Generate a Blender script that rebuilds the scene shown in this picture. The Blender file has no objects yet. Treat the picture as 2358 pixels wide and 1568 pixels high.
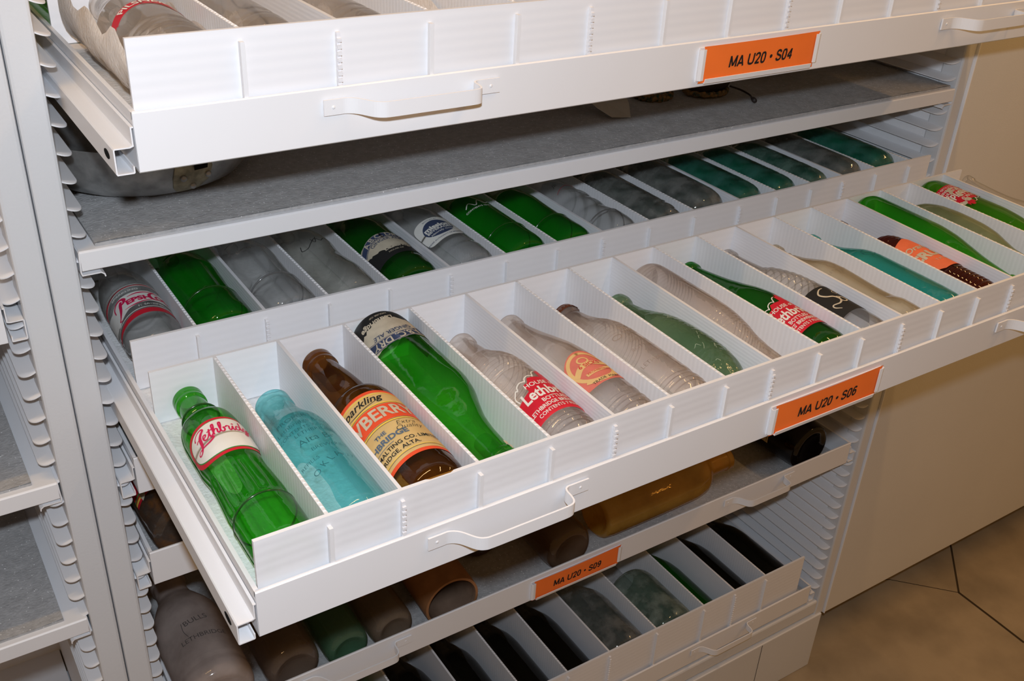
import bpy, bmesh, math, random
import numpy as np
from mathutils import Vector, Matrix, Euler
from mathutils.geometry import tessellate_polygon
PI = math.pi
rnd = random.Random(7)
S = bpy.context.scene
COL = S.collection

# ------------------------------------------------------------------ camera
cam_d = bpy.data.cameras.new('camera')
cam_d.sensor_width = 36.0
cam_d.lens = 2353.66 / 2358 * 36.0
cam_d.clip_start = 0.02
cam = bpy.data.objects.new('camera', cam_d)
COL.objects.link(cam)
RT = Vector((0.8389112, -0.5421442, 0.0480381))
UP = Vector((0.2375722, 0.4441637, 0.8638739))
FW = Vector((0.4896810, 0.7133010, -0.5014123))
m = Matrix((RT, UP, -FW)).transposed().to_4x4()
m.translation = Vector((-0.16702, -0.89762, 1.48287))
cam.matrix_world = m
S.camera = cam

# ------------------------------------------------------------------ light
S.view_settings.view_transform = 'Standard'
S.view_settings.look = 'None'
S.view_settings.gamma = 1.0
S.view_settings.use_curve_mapping = False
S.view_settings.exposure = 0.0
S.cycles.transparent_max_bounces = 32
S.cycles.max_bounces = 10
S.cycles.transmission_bounces = 10

W = bpy.data.worlds.new('room_ambient'); S.world = W
W.use_nodes = True
bg = W.node_tree.nodes['Background']
bg.inputs['Color'].default_value = (1.0, 0.56, 0.21, 1)
bg.inputs['Strength'].default_value = 0.20

_m = None
def light(name, kind, loc, energy, color, size=0.1, sy=None, target=None):
    d = bpy.data.lights.new(name, kind); d.energy = energy; d.color = color
    if kind == 'AREA':
        d.shape = 'RECTANGLE' if sy else 'SQUARE'; d.size = size
        if sy: d.size_y = sy
    elif kind == 'POINT': d.shadow_soft_size = size
    o = bpy.data.objects.new(name, d); COL.objects.link(o); o.location = loc
    if target is not None:
        o.rotation_euler = (Vector(target) - Vector(loc)).to_track_quat('-Z', 'Y').to_euler()
    return o
# the camera's own flash, just above the lens
light('camera_flash', 'POINT', (-0.175, -0.905, 1.578), 34.5, (0.80, 0.89, 1.0), 0.016)
# warm fluorescent tubes under the ceiling of the store room
light('ceiling_tube', 'AREA', (-0.45, -0.22, 2.45), 5.5, (1.0, 0.64, 0.28), 1.3, 0.035, (-0.45, -0.22, 0))
light('ceiling_tube', 'AREA', (0.95, -0.75, 2.45), 7.0, (1.0, 0.60, 0.25), 0.035, 1.25, (0.95, -0.75, 0))
light('ceiling_tube', 'AREA', (2.5, -0.8, 2.45), 13.0, (1.0, 0.56, 0.22), 0.06, 1.25, (2.5, -0.8, 0))

# ------------------------------------------------------------------ materials
def new_mat(name):
    m = bpy.data.materials.new(name); m.use_nodes = True
    nt = m.node_tree; nt.nodes.clear()
    out = nt.nodes.new('ShaderNodeOutputMaterial')
    return m, nt, out
def N(nt, t, **kw):
    n = nt.nodes.new(t)
    for k, v in kw.items():
        if k in n.inputs: n.inputs[k].default_value = v
        else: setattr(n, k, v)
    return n
def rgb(c): return (c[0], c[1], c[2], 1)
def paint(name, col, rough=0.5, spec=0.4, metal=0.0, bump=0.0, bscale=200.0, var=0.0, vscale=20.0, col2=None, trans=0.0, sparkle=0.0):
    m, nt, out = new_mat(name); L = nt.links
    p = N(nt, 'ShaderNodeBsdfPrincipled'); L.new(p.outputs[0], out.inputs[0])
    p.inputs['Base Color'].default_value = rgb(col); p.inputs['Roughness'].default_value = rough
    p.inputs['Specular IOR Level'].default_value = spec; p.inputs['Metallic'].default_value = metal
    tc = N(nt, 'ShaderNodeTexCoord')
    if var > 0 or col2 is not None:
        n = N(nt, 'ShaderNodeTexNoise', Scale=vscale, Detail=5.0); L.new(tc.outputs['Object'], n.inputs['Vector'])
        r = N(nt, 'ShaderNodeValToRGB'); L.new(n.outputs['Fac'], r.inputs[0])
        c2 = col2 if col2 else tuple(max(0, c * (1 - var)) for c in col)
        r.color_ramp.elements[0].position = 0.35; r.color_ramp.elements[0].color = rgb(c2)
        r.color_ramp.elements[1].position = 0.65; r.color_ramp.elements[1].color = rgb(col)
        src = r.outputs[0]
        if sparkle > 0:
            v = N(nt, 'ShaderNodeTexVoronoi', Scale=290.0); L.new(tc.outputs['Object'], v.inputs['Vector'])
            lt = N(nt, 'ShaderNodeMath', operation='LESS_THAN'); lt.inputs[1].default_value = 0.2; L.new(v.outputs['Distance'], lt.inputs[0])
            wn = N(nt, 'ShaderNodeTexNoise', Scale=260.0, Detail=1.0); L.new(tc.outputs['Object'], wn.inputs['Vector'])
            gt = N(nt, 'ShaderNodeMath', operation='GREATER_THAN'); gt.inputs[1].default_value = 0.56; L.new(wn.outputs['Fac'], gt.inputs[0])
            mu = N(nt, 'ShaderNodeMath', operation='MULTIPLY'); L.new(lt.outputs[0], mu.inputs[0]); L.new(gt.outputs[0], mu.inputs[1])
            mu2 = N(nt, 'ShaderNodeMath', operation='MULTIPLY'); L.new(mu.outputs[0], mu2.inputs[0]); mu2.inputs[1].default_value = sparkle
            mx = N(nt, 'ShaderNodeMix', data_type='RGBA'); L.new(mu2.outputs[0], mx.inputs['Factor'])
            L.new(src, mx.inputs['A']); mx.inputs['B'].default_value = (0.95, 0.95, 0.95, 1); src = mx.outputs['Result']
        L.new(src, p.inputs['Base Color'])
    if bump > 0:
        n2 = N(nt, 'ShaderNodeTexNoise', Scale=bscale, Detail=3.0); L.new(tc.outputs['Object'], n2.inputs['Vector'])
        b = N(nt, 'ShaderNodeBump', Strength=bump, Distance=0.001); L.new(n2.outputs['Fac'], b.inputs['Height']); L.new(b.outputs[0], p.inputs['Normal'])
    if trans > 0:
        t = N(nt, 'ShaderNodeBsdfTranslucent'); t.inputs['Color'].default_value = rgb(col)
        mx = N(nt, 'ShaderNodeMixShader'); mx.inputs[0].default_value = trans
        L.new(p.outputs[0], mx.inputs[1]); L.new(t.outputs[0], mx.inputs[2]); L.new(mx.outputs[0], out.inputs[0])
    return m
def coroplast(name, axis, per=0.0042, contrast=0.06, col=(0.84, 0.84, 0.86)):
    """fluted polypropylene sheet: fine parallel lines across `axis`"""
    m, nt, out = new_mat(name); L = nt.links
    tc = N(nt, 'ShaderNodeTexCoord'); sp = N(nt, 'ShaderNodeSeparateXYZ'); L.new(tc.outputs['Object'], sp.inputs[0])
    ml = N(nt, 'ShaderNodeMath', operation='MULTIPLY'); L.new(sp.outputs[axis], ml.inputs[0]); ml.inputs[1].default_value = 2 * PI / per
    sn = N(nt, 'ShaderNodeMath', operation='SINE'); L.new(ml.outputs[0], sn.inputs[0])
    no = N(nt, 'ShaderNodeTexNoise', Scale=60.0, Detail=2.0)
    mp = N(nt, 'ShaderNodeMapping'); mp.inputs['Scale'].default_value = [(0.1, 1, 1), (1, .1, 1), (1, 1, .1)][{'X': 1, 'Y': 2, 'Z': 0}[axis]]
    L.new(tc.outputs['Object'], mp.inputs[0]); L.new(mp.outputs[0], no.inputs['Vector'])
    ad = N(nt, 'ShaderNodeMath', operation='MULTIPLY_ADD'); L.new(sn.outputs[0], ad.inputs[0]); ad.inputs[1].default_value = 0.35; L.new(no.outputs['Fac'], ad.inputs[2])
    r = N(nt, 'ShaderNodeValToRGB'); L.new(ad.outputs[0], r.inputs[0])
    r.color_ramp.elements[0].position = 0.1; r.color_ramp.elements[0].color = rgb([c * (1 - contrast) for c in col])
    r.color_ramp.elements[1].position = 0.9; r.color_ramp.elements[1].color = rgb(col)
    p = N(nt, 'ShaderNodeBsdfPrincipled'); p.inputs['Roughness'].default_value = 0.38; p.inputs['Specular IOR Level'].default_value = 0.35
    L.new(r.outputs[0], p.inputs['Base Color'])
    b = N(nt, 'ShaderNodeBump', Strength=0.12, Distance=0.0003); L.new(sn.outputs[0], b.inputs['Height']); L.new(b.outputs[0], p.inputs['Normal'])
    t = N(nt, 'ShaderNodeBsdfTranslucent'); t.inputs['Color'].default_value = (0.8, 0.84, 0.9, 1)
    mx = N(nt, 'ShaderNodeMixShader'); mx.inputs[0].default_value = 0.16
    L.new(p.outputs[0], mx.inputs[1]); L.new(t.outputs[0], mx.inputs[2]); L.new(mx.outputs[0], out.inputs[0])
    return m
def glass(name, tint, haze=0.1, mottle=0.0, hazecol=None, rough=0.03, edge=2.2, refr=0.0, wob=0.25, wscale=45.0, refl=1.0, stain=None):
    """thin bottle wall: tinted transmission, edge absorption, fresnel gloss, a little dust"""
    m, nt, out = new_mat(name); L = nt.links
    tc = N(nt, 'ShaderNodeTexCoord')
    no = N(nt, 'ShaderNodeTexNoise', Scale=wscale, Detail=3.0); L.new(tc.outputs['Object'], no.inputs['Vector'])
    bp = N(nt, 'ShaderNodeBump', Strength=wob, Distance=0.002); L.new(no.outputs['Fac'], bp.inputs['Height'])
    lw = N(nt, 'ShaderNodeLayerWeight', Blend=0.5); L.new(bp.outputs[0], lw.inputs['Normal'])
    pw = N(nt, 'ShaderNodeMath', operation='POWER'); L.new(lw.outputs['Facing'], pw.inputs[0]); pw.inputs[1].default_value = 2.4
    mc = N(nt, 'ShaderNodeMix', data_type='RGBA'); L.new(pw.outputs[0], mc.inputs['Factor'])
    mc.inputs['A'].default_value = rgb(tint); mc.inputs['B'].default_value = rgb([t ** edge * 0.7 for t in tint])
    tr = N(nt, 'ShaderNodeBsdfTransparent'); L.new(mc.outputs['Result'], tr.inputs['Color'])
    base = tr.outputs[0]
    if refr > 0:
        rf = N(nt, 'ShaderNodeBsdfRefraction', IOR=1.22, Roughness=0.02); L.new(mc.outputs['Result'], rf.inputs['Color']); L.new(bp.outputs[0], rf.inputs['Normal'])
        mr = N(nt, 'ShaderNodeMixShader'); mr.inputs[0].default_value = refr; L.new(base, mr.inputs[1]); L.new(rf.outputs[0], mr.inputs[2]); base = mr.outputs[0]
    # dust, scuffs
    df = N(nt, 'ShaderNodeBsdfDiffuse'); df.inputs['Color'].default_value = rgb(hazecol if hazecol else [min(1, t * .9 + .02) for t in tint])
    tl = N(nt, 'ShaderNodeBsdfTranslucent'); tl.inputs['Color'].default_value = df.inputs['Color'].default_value
    md = N(nt, 'ShaderNodeMixShader'); md.inputs[0].default_value = 0.4; L.new(df.outputs[0], md.inputs[1]); L.new(tl.outputs[0], md.inputs[2])
    n2 = N(nt, 'ShaderNodeTexNoise', Scale=18.0, Detail=6.0); L.new(tc.outputs['Object'], n2.inputs['Vector'])
    mr2 = N(nt, 'ShaderNodeMapRange'); L.new(n2.outputs['Fac'], mr2.inputs[0])
    mr2.inputs[1].default_value = 0.3; mr2.inputs[2].default_value = 0.75; mr2.inputs[3].default_value = haze * (0.6 - .5 * mottle); mr2.inputs[4].default_value = haze * (1.5 + mottle)
    if mottle: mr2.inputs[1].default_value = 0.42; mr2.inputs[2].default_value = 0.62; n2.inputs['Scale'].default_value = 34.0
    mh = N(nt, 'ShaderNodeMixShader'); L.new(mr2.outputs[0], mh.inputs[0]); L.new(base, mh.inputs[1]); L.new(md.outputs[0], mh.inputs[2]); base = mh.outputs[0]
    if stain:
        n3 = N(nt, 'ShaderNodeTexNoise', Scale=30.0, Detail=8.0, Roughness=0.7); L.new(tc.outputs['Object'], n3.inputs['Vector'])
        ms = N(nt, 'ShaderNodeMapRange'); L.new(n3.outputs['Fac'], ms.inputs[0])
        ms.inputs[1].default_value = 0.48; ms.inputs[2].default_value = 0.66; ms.inputs[4].default_value = 0.7
        ds = N(nt, 'ShaderNodeBsdfDiffuse'); ds.inputs['Color'].default_value = rgb(stain)
        mm = N(nt, 'ShaderNodeMixShader'); L.new(ms.outputs[0], mm.inputs[0]); L.new(base, mm.inputs[1]); L.new(ds.outputs[0], mm.inputs[2]); base = mm.outputs[0]
    gl = N(nt, 'ShaderNodeBsdfGlossy', Roughness=rough); L.new(bp.outputs[0], gl.inputs['Normal']); gl.inputs['Color'].default_value = (1, 1, 1, 1)
    p5 = N(nt, 'ShaderNodeMath', operation='POWER'); L.new(lw.outputs['Facing'], p5.inputs[0]); p5.inputs[1].default_value = 4.6
    ma = N(nt, 'ShaderNodeMath', operation='MULTIPLY_ADD', use_clamp=True); L.new(p5.outputs[0], ma.inputs[0]); ma.inputs[1].default_value = 0.7 * refl; ma.inputs[2].default_value = 0.04 * refl
    mg = N(nt, 'ShaderNodeMixShader'); L.new(ma.outputs[0], mg.inputs[0]); L.new(base, mg.inputs[1]); L.new(gl.outputs[0], mg.inputs[2])
    L.new(mg.outputs[0], out.inputs[0])
    return m

M = {}
M['metal'] = paint('white_enamel_metal', (0.80, 0.80, 0.82), 0.42, 0.45, var=0.03, vscale=6)
M['post'] = paint('grey_white_enamel_frame', (0.66, 0.67, 0.69), 0.33, 0.5, bump=0.15, bscale=400, var=0.03, vscale=5)
M['door'] = paint('beige_enamel_door', (0.68, 0.66, 0.62), 0.45, 0.35, bump=0.2, bscale=500, var=0.04, vscale=4)
M['foam'] = paint('pearly_packing_foam', (0.82, 0.82, 0.82), 0.75, 0.25, bump=0.8, bscale=330, var=0.14, vscale=140, sparkle=0.6)
M['foam_shaded'] = paint('shaded_grey_foam', (0.44, 0.435, 0.435), 0.75, 0.25, bump=0.8, bscale=330, var=0.18, vscale=150, sparkle=0.75)  # darker copy of the packing foam, with shade put into its colour
M['foam_wrap'] = paint('thin_wrapping_foam', (0.90, 0.84, 0.78), 0.7, 0.25, bump=0.9, bscale=260, var=0.08, vscale=130, trans=0.15, sparkle=0.6)
M['cor_long'] = coroplast('fluted_sheet_lengthwise', 'Z', 0.0085, 0.022, (0.93, 0.93, 0.955))
M['cor_part'] = coroplast('fluted_sheet_partition', 'Z', 0.004, 0.03, (0.90, 0.90, 0.93))
M['cor_vert'] = coroplast('fluted_sheet_upright', 'Y', 0.0058, 0.06, (0.92, 0.92, 0.94))
M['orange'] = paint('orange_card', (0.93, 0.19, 0.03), 0.6, 0.3, var=0.04, vscale=40)
M['black'] = paint('black_print', (0.015, 0.014, 0.016), 0.6, 0.2)
M['floor'] = paint('brown_floor', (0.38, 0.30, 0.20), 0.35, 0.35, bump=0.3, bscale=60, var=0.28, vscale=9)
M['joint'] = paint('dark_floor_joint', (0.05, 0.035, 0.02), 0.8, 0.1)
M['wall'] = paint('dark_wall', (0.25, 0.2, 0.16), 0.8, 0.1)
M['alu'] = paint('worn_aluminium', (0.50, 0.50, 0.49), 0.42, 0.5, metal=0.75, bump=0.5, bscale=60, var=0.45, vscale=45)
M['brass'] = paint('tarnished_plate', (0.42, 0.37, 0.25), 0.5, 0.5, metal=0.6, var=0.5, vscale=90)
M['dark'] = paint('dark_hole', (0.01, 0.01, 0.01), 0.9, 0.05)
M['white_p'] = paint('white_label_paint', (0.78, 0.77, 0.72), 0.5, 0.3, var=0.05, vscale=80)
M['red_p'] = paint('red_label_paint', (0.62, 0.015, 0.035), 0.45, 0.35, var=0.1, vscale=90)
M['crimson_p'] = paint('crimson_lettering', (0.62, 0.01, 0.08), 0.45, 0.35)
M['tan_p'] = paint('tan_label_paper', (0.66, 0.47, 0.20), 0.6, 0.25, var=0.12, vscale=60)
M['yellow_p'] = paint('yellow_label_line', (0.86, 0.60, 0.08), 0.55, 0.3)
M['vermil_p'] = paint('vermilion_label_band', (0.80, 0.09, 0.03), 0.5, 0.35, var=0.08, vscale=70)
M['cream_p'] = paint('cream_label_paint', (0.62, 0.55, 0.42), 0.6, 0.3, var=0.18, vscale=70)
M['navy_p'] = paint('slate_blue_label_paint', (0.05, 0.07, 0.14), 0.55, 0.3, var=0.2, vscale=90)
M['blk_p'] = paint('black_label_paint', (0.02, 0.02, 0.02), 0.5, 0.3)
M['blue_p'] = paint('blue_grey_lettering', (0.10, 0.14, 0.20), 0.5, 0.3)
M['coral_p'] = paint('faded_coral_label', (0.72, 0.20, 0.15), 0.55, 0.3, var=0.15, vscale=50)
M['amberlab_p'] = paint('faded_yellow_label', (0.78, 0.52, 0.22), 0.55, 0.3, var=0.12, vscale=50)
M['orange_p'] = paint('orange_label_paint', (0.88, 0.19, 0.08), 0.5, 0.35, var=0.1, vscale=60)
M['rust'] = paint('rusty_cap', (0.17, 0.045, 0.015), 0.75, 0.2, bump=0.8, bscale=250, var=0.5, vscale=160)
M['stone'] = paint('brown_stoneware', (0.34, 0.16, 0.07), 0.5, 0.35, bump=0.3, bscale=120, var=0.25, vscale=40)
M['stone_in'] = paint('shaded_stoneware_inside', (0.20, 0.13, 0.09), 0.7, 0.2, var=0.2, vscale=60)  # inside colour darkened to stand in for the shade within the opening
M['leather'] = paint('black_leather', (0.025, 0.018, 0.016), 0.55, 0.35, bump=0.5, bscale=300)
M['braid'] = paint('braided_cord', (0.30, 0.17, 0.07), 0.8, 0.1, var=0.85, vscale=180, col2=(0.02, 0.06, 0.055))
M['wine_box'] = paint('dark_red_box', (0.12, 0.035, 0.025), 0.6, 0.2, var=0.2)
M['paper'] = paint('white_paper', (0.62, 0.60, 0.55), 0.7, 0.2, trans=0.2)
M['moss_p'] = paint('green_label_paint', (0.05, 0.25, 0.05), 0.5, 0.3)

G = {}
G['green'] = glass('bright_green_glass', (0.36, 0.80, 0.28), haze=0.10, hazecol=(0.05, 0.50, 0.02), edge=3.2)
G['green_dk'] = glass('deep_green_glass', (0.24, 0.60, 0.24), haze=0.10, hazecol=(0.012, 0.25, 0.015), edge=2.6)
G['green_rear'] = glass('emerald_glass', (0.28, 0.74, 0.28), haze=0.10, hazecol=(0.012, 0.40, 0.02), edge=3.0)
G['green_olive'] = glass('olive_green_glass', (0.42, 0.78, 0.25), haze=0.12, hazecol=(0.12, 0.34, 0.01), edge=2.6)
G['aqua'] = glass('aqua_glass', (0.62, 0.91, 0.92), haze=0.12, hazecol=(0.25, 0.75, 0.78), edge=3.6, wob=0.5)
G['teal'] = glass('teal_glass', (0.42, 0.84, 0.80), haze=0.12, hazecol=(0.05, 0.5, 0.48), edge=3.0, wob=0.4)
G['amber'] = glass('amber_glass', (0.60, 0.40, 0.15), haze=0.06, hazecol=(0.26, 0.09, 0.01), edge=3.2)
G['maroon'] = glass('dark_red_glass', (0.54, 0.27, 0.24), haze=0.12, hazecol=(0.16, 0.012, 0.010), edge=2.2)
G['clear'] = glass('clear_glass', (0.985, 0.98, 0.975), haze=0.06, hazecol=(0.97, 0.96, 0.95), edge=14.0, refr=0.30, wob=0.4, refl=1.1)
G['clear_dull'] = glass('dull_clear_glass', (0.96, 0.96, 0.955), haze=0.08, hazecol=(0.80, 0.80, 0.80), edge=10.0, refr=0.08, wob=0.4, refl=1.1)
G['clear_warm'] = glass('warm_clear_glass', (0.98, 0.95, 0.925), haze=0.11, hazecol=(0.99, 0.92, 0.86), edge=12.0, refr=0.30, wob=0.45, refl=1.1)
G['sage'] = glass('sage_green_glass', (0.62, 0.76, 0.62), haze=0.24, hazecol=(0.26, 0.38, 0.24), edge=2.8, wob=0.9, wscale=80)
G['sage_pale'] = glass('pale_sage_glass', (0.60, 0.70, 0.52), haze=0.5, hazecol=(0.40, 0.46, 0.28), edge=2.0)
G['sea'] = glass('seawater_glass', (0.42, 0.66, 0.58), haze=0.34, hazecol=(0.20, 0.34, 0.28), edge=2.0, wob=0.8, wscale=60, mottle=.8, refl=1.4)
G['sea_dk'] = glass('dark_sea_glass', (0.36, 0.70, 0.60), haze=0.18, hazecol=(0.10, 0.36, 0.29), edge=2.6, wob=0.9, wscale=60, refl=1.8, mottle=1.2)
G['smoke'] = glass('grey_dusty_glass', (0.68, 0.71, 0.68), haze=0.34, hazecol=(0.32, 0.33, 0.31), edge=2.6, wob=0.6, mottle=.6, refl=1.4)
G['black'] = glass('near_black_glass', (0.02, 0.03, 0.02), haze=0.16, hazecol=(0.012, 0.014, 0.010), edge=1.5)
G['black_brown'] = glass('dark_brown_glass', (0.06, 0.025, 0.012), haze=0.16, hazecol=(0.025, 0.010, 0.006), edge=1.5)
G['frost'] = glass('frosted_grey_glass', (0.62, 0.56, 0.52), haze=0.6, hazecol=(0.72, 0.61, 0.56), edge=1.8, wob=0.3, rough=0.12)
G['honey'] = glass('honey_amber_glass', (0.95, 0.78, 0.42), haze=0.42, hazecol=(0.85, 0.54, 0.12), edge=3.0)
G['jar_rust'] = glass('rust_stained_glass', (0.74, 0.68, 0.62), haze=0.2, hazecol=(0.26, 0.21, 0.18), edge=2.2, stain=(0.18, 0.065, 0.01))
G['emboss_dk'] = paint('dark_raised_glass_lettering', (0.02, 0.12, 0.14), 0.3, 0.5)
G['emboss_lt'] = paint('raised_clear_lettering', (0.30, 0.24, 0.20), 0.25, 0.6)

# ------------------------------------------------------------------ mesh helpers
class MB:
    def __init__(s): s.v = []; s.f = []; s.mi = []
    def add(s, vs, fs, mi=0):
        o = len(s.v); s.v += [tuple(v) for v in vs]; s.f += [tuple(i + o for i in f) for f in fs]; s.mi += [mi] * len(fs)
    def box(s, x0, x1, y0, y1, z0, z1, mi=0):
        vs = [(x, y, z) for z in (z0, z1) for y in (y0, y1) for x in (x0, x1)]
        s.add(vs, [(0, 2, 3, 1), (4, 5, 7, 6), (0, 1, 5, 4), (2, 6, 7, 3), (0, 4, 6, 2), (1, 3, 7, 5)], mi)
    def hexa(s, b, t):       # two quads
        s.add(list(b) + list(t), [(3, 2, 1, 0), (4, 5, 6, 7), (0, 1, 5, 4), (1, 2, 6, 5), (2, 3, 7, 6), (3, 0, 4, 7)])
    def prism(s, poly, axis, a0, a1, mi=0):
        """closed 2D polygon extruded along axis ('x': poly=(y,z), 'y': (x,z), 'z': (x,y))"""
        def P(p, a): return {'x': (a, p[0], p[1]), 'y': (p[0], a, p[1]), 'z': (p[0], p[1], a)}[axis]
        n = len(poly); vs = [P(p, a0) for p in poly] + [P(p, a1) for p in poly]
        fs = [(i, (i + 1) % n, n + (i + 1) % n, n + i) for i in range(n)]
        tri = tessellate_polygon([[Vector((p[0], p[1], 0)) for p in poly]])
        fs += [tuple(t) for t in tri] + [tuple(n + i for i in reversed(t)) for t in tri]
        s.add(vs, fs, mi)
    def sheet(s, line, axis, a0, a1, t, mi=0):
        """bent sheet metal: open 2D polyline with thickness t, extruded"""
        n = len(line); L = [Vector(p) for p in line]; off = []
        for i in range(n):
            d1 = (L[i] - L[i - 1]).normalized() if i else (L[1] - L[0]).normalized()
            d2 = (L[i + 1] - L[i]).normalized() if i < n - 1 else d1
            n1 = Vector((-d1.y, d1.x)); n2 = Vector((-d2.y, d2.x)); mm = (n1 + n2)
            mm = mm / max(0.3, mm.length_squared) * 2 * 1.0 if mm.length > 1e-6 else n1
            off.append(L[i] + mm * t)
        s.prism([tuple(p) for p in L] + [tuple(p) for p in reversed(off)], axis, a0, a1, mi)
    def tube(s, pts, r, n=10, cap=True, mi=0):
        P = [Vector(p) for p in pts]; rs = r if isinstance(r, (list, tuple)) else [r] * len(P)
        nrm = None; vs = []
        for i, p in enumerate(P):
            d = (P[min(i + 1, len(P) - 1)] - P[max(i - 1, 0)]).normalized()
            if nrm is None: nrm = d.orthogonal().normalized()
            nrm = (nrm - d * nrm.dot(d)).normalized(); b = d.cross(nrm)
            for k in range(n):
                a = 2 * PI * k / n; vs.append(p + (nrm * math.cos(a) + b * math.sin(a)) * rs[i])
        fs = [(i * n + k, i * n + (k + 1) % n, (i + 1) * n + (k + 1) % n, (i + 1) * n + k) for i in range(len(P) - 1) for k in range(n)]
        if cap: fs += [tuple(reversed(range(n))), tuple((len(P) - 1) * n + k for k in range(n))]
        s.add(vs, fs, mi)
    def dome(s, c, r, ax=Vector((0, 0, 1)), n=12, flat=0.6, mi=0):
        ax = Vector(ax).normalized(); u = ax.orthogonal().normalized(); w = ax.cross(u); c = Vector(c)
        vs = []; R = 5
        for i in range(R):
            t = i / R * PI / 2
            for k in range(n):
                a = 2 * PI * k / n
                vs.append(c + (u * math.cos(a) + w * math.sin(a)) * r * math.cos(t) + ax * r * flat * math.sin(t))
        vs.append(c + ax * r * flat)
        fs = [(i * n + k, i * n + (k + 1) % n, (i + 1) * n + (k + 1) % n, (i + 1) * n + k) for i in range(R - 1) for k in range(n)]
        fs += [((R - 1) * n + k, (R - 1) * n + (k + 1) % n, R * n) for k in range(n)]
        s.add(vs, fs, mi)
    def build(s, name, mat, parent=None, smooth=False, bevel=0.0, org=None, fix=True):
        me = bpy.data.meshes.new(name)
        vs = s.v
        if org is not None: vs = [(v[0] - org[0], v[1] - org[1], v[2] - org[2]) for v in vs]
        me.from_pydata(vs, [], s.f)
        for mt in (mat if isinstance(mat, (list, tuple)) else [mat]): me.materials.append(mt)
        for p, i in zip(me.polygons, s.mi): p.material_index = i; p.use_smooth = smooth
        if fix:
            bm = bmesh.new(); bm.from_mesh(me); bmesh.ops.recalc_face_normals(bm, faces=bm.faces); bm.to_mesh(me); bm.free()
        me.update()
        o = bpy.data.objects.new(name, me); COL.objects.link(o)
        if parent is not None: o.parent = parent
        if org is not None: o.location = org
        if bevel > 0:
            b = o.modifiers.new('bevel', 'BEVEL'); b.width = bevel; b.segments = 2; b.limit_method = 'ANGLE'; b.angle_limit = 0.7
        return o
def tag(o, label=None, cat=None, group=None, kind=None):
    if label: o['label'] = label
    if cat: o['category'] = cat
    if group: o['group'] = group
    if kind: o['kind'] = kind
    return o
def empty(name, loc, label, cat, group=None):
    o = bpy.data.objects.new(name, None); o.empty_display_size = 0.02; COL.objects.link(o); o.location = loc
    return tag(o, label, cat, group)
def smooth_path(pts, per=6):
    """Catmull-Rom through 2D/3D points"""
    P = [Vector(p) for p in pts]; P = [P[0] * 2 - P[1]] + P + [P[-1] * 2 - P[-2]]; out = []
    for i in range(1, len(P) - 2):
        for k in range(per):
            t = k / per; a, b, c, d = P[i - 1], P[i], P[i + 1], P[i + 2]
            out.append(0.5 * ((2 * b) + (c - a) * t + (2 * a - 5 * b + 4 * c - d) * t * t + (3 * b - a - 3 * c + d) * t ** 3))
    out.append(P[-2]); return out
def pchip(zs, rs, n):
    """monotone cubic through the profile points (arc-length parameter)"""
    z = np.array(zs, float); r = np.array(rs, float)
    s = np.concatenate([[0], np.cumsum(np.hypot(np.diff(z), np.diff(r)) + 1e-9)])
    def mono(y):
        h = np.diff(s); d = np.diff(y) / h; m = np.zeros_like(y)
        m[0], m[-1] = d[0], d[-1]
        for i in range(1, len(y) - 1):
            m[i] = 0 if d[i - 1] * d[i] <= 0 else 3 * (h[i - 1] + h[i]) / ((2 * h[i] + h[i - 1]) / d[i - 1] + (h[i] + 2 * h[i - 1]) / d[i])
        return m
    mz, mr = mono(z), mono(r); t = np.linspace(0, s[-1], n)
    t = np.unique(np.concatenate([t, s]))
    def ev(y, m):
        i = np.clip(np.searchsorted(s, t, 'right') - 1, 0, len(s) - 2); h = s[i + 1] - s[i]; u = (t - s[i]) / h
        return (2 * u ** 3 - 3 * u ** 2 + 1) * y[i] + (u ** 3 - 2 * u ** 2 + u) * h * m[i] + (-2 * u ** 3 + 3 * u ** 2) * y[i + 1] + (u ** 3 - u ** 2) * h * m[i + 1]
    return ev(z, mz), np.maximum(ev(r, mr), 0.0)

# ------------------------------------------------------------------ flat artwork (2D polygons), later wrapped on surfaces
_tc = {}
def T(text, size, cx=0, cy=0, bold=0.0, shear=0.0, arc=0.0, rot=0.0, sx=1.0, align='CENTER'):
    key = (text, bold, shear, align)
    if key not in _tc:
        c = bpy.data.curves.new('t', 'FONT'); c.body = text; c.size = 1.0; c.offset = bold; c.shear = shear; c.align_x = align; c.align_y = 'CENTER'
        c.resolution_u = 3
        o = bpy.data.objects.new('t', c); COL.objects.link(o)
        dg = bpy.context.evaluated_depsgraph_get(); dg.update()
        me = bpy.data.meshes.new_from_object(o.evaluated_get(dg))
        _tc[key] = ([(v.co.x, v.co.y) for v in me.vertices], [tuple(p.vertices) for p in me.polygons])
        bpy.data.objects.remove(o); bpy.data.curves.remove(c); bpy.data.meshes.remove(me)
    vs, fs = _tc[key]; out = []
    for x, y in vs:
        x *= size * sx; y *= size
        if arc: a = x / arc; x, y = (arc + y) * math.sin(a), (arc + y) * math.cos(a) - arc
        c, s = math.cos(rot), math.sin(rot); out.append((cx + x * c - y * s, cy + x * s + y * c))
    return [(out, fs)]
def poly(pts):
    tri = tessellate_polygon([[Vector((p[0], p[1], 0)) for p in pts]])
    return [([tuple(p[:2]) for p in pts], [tuple(t) for t in tri])]
def ell(cx, cy, a, b, n=40, rot=0.0, p=2.0):
    out = []
    for k in range(n):
        t = 2 * PI * k / n; c, s = math.cos(t), math.sin(t)
        x = a * math.copysign(abs(c) ** (2 / p), c); y = b * math.copysign(abs(s) ** (2 / p), s)
        out.append((cx + x * math.cos(rot) - y * math.sin(rot), cy + x * math.sin(rot) + y * math.cos(rot)))
    return poly(out)
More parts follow.
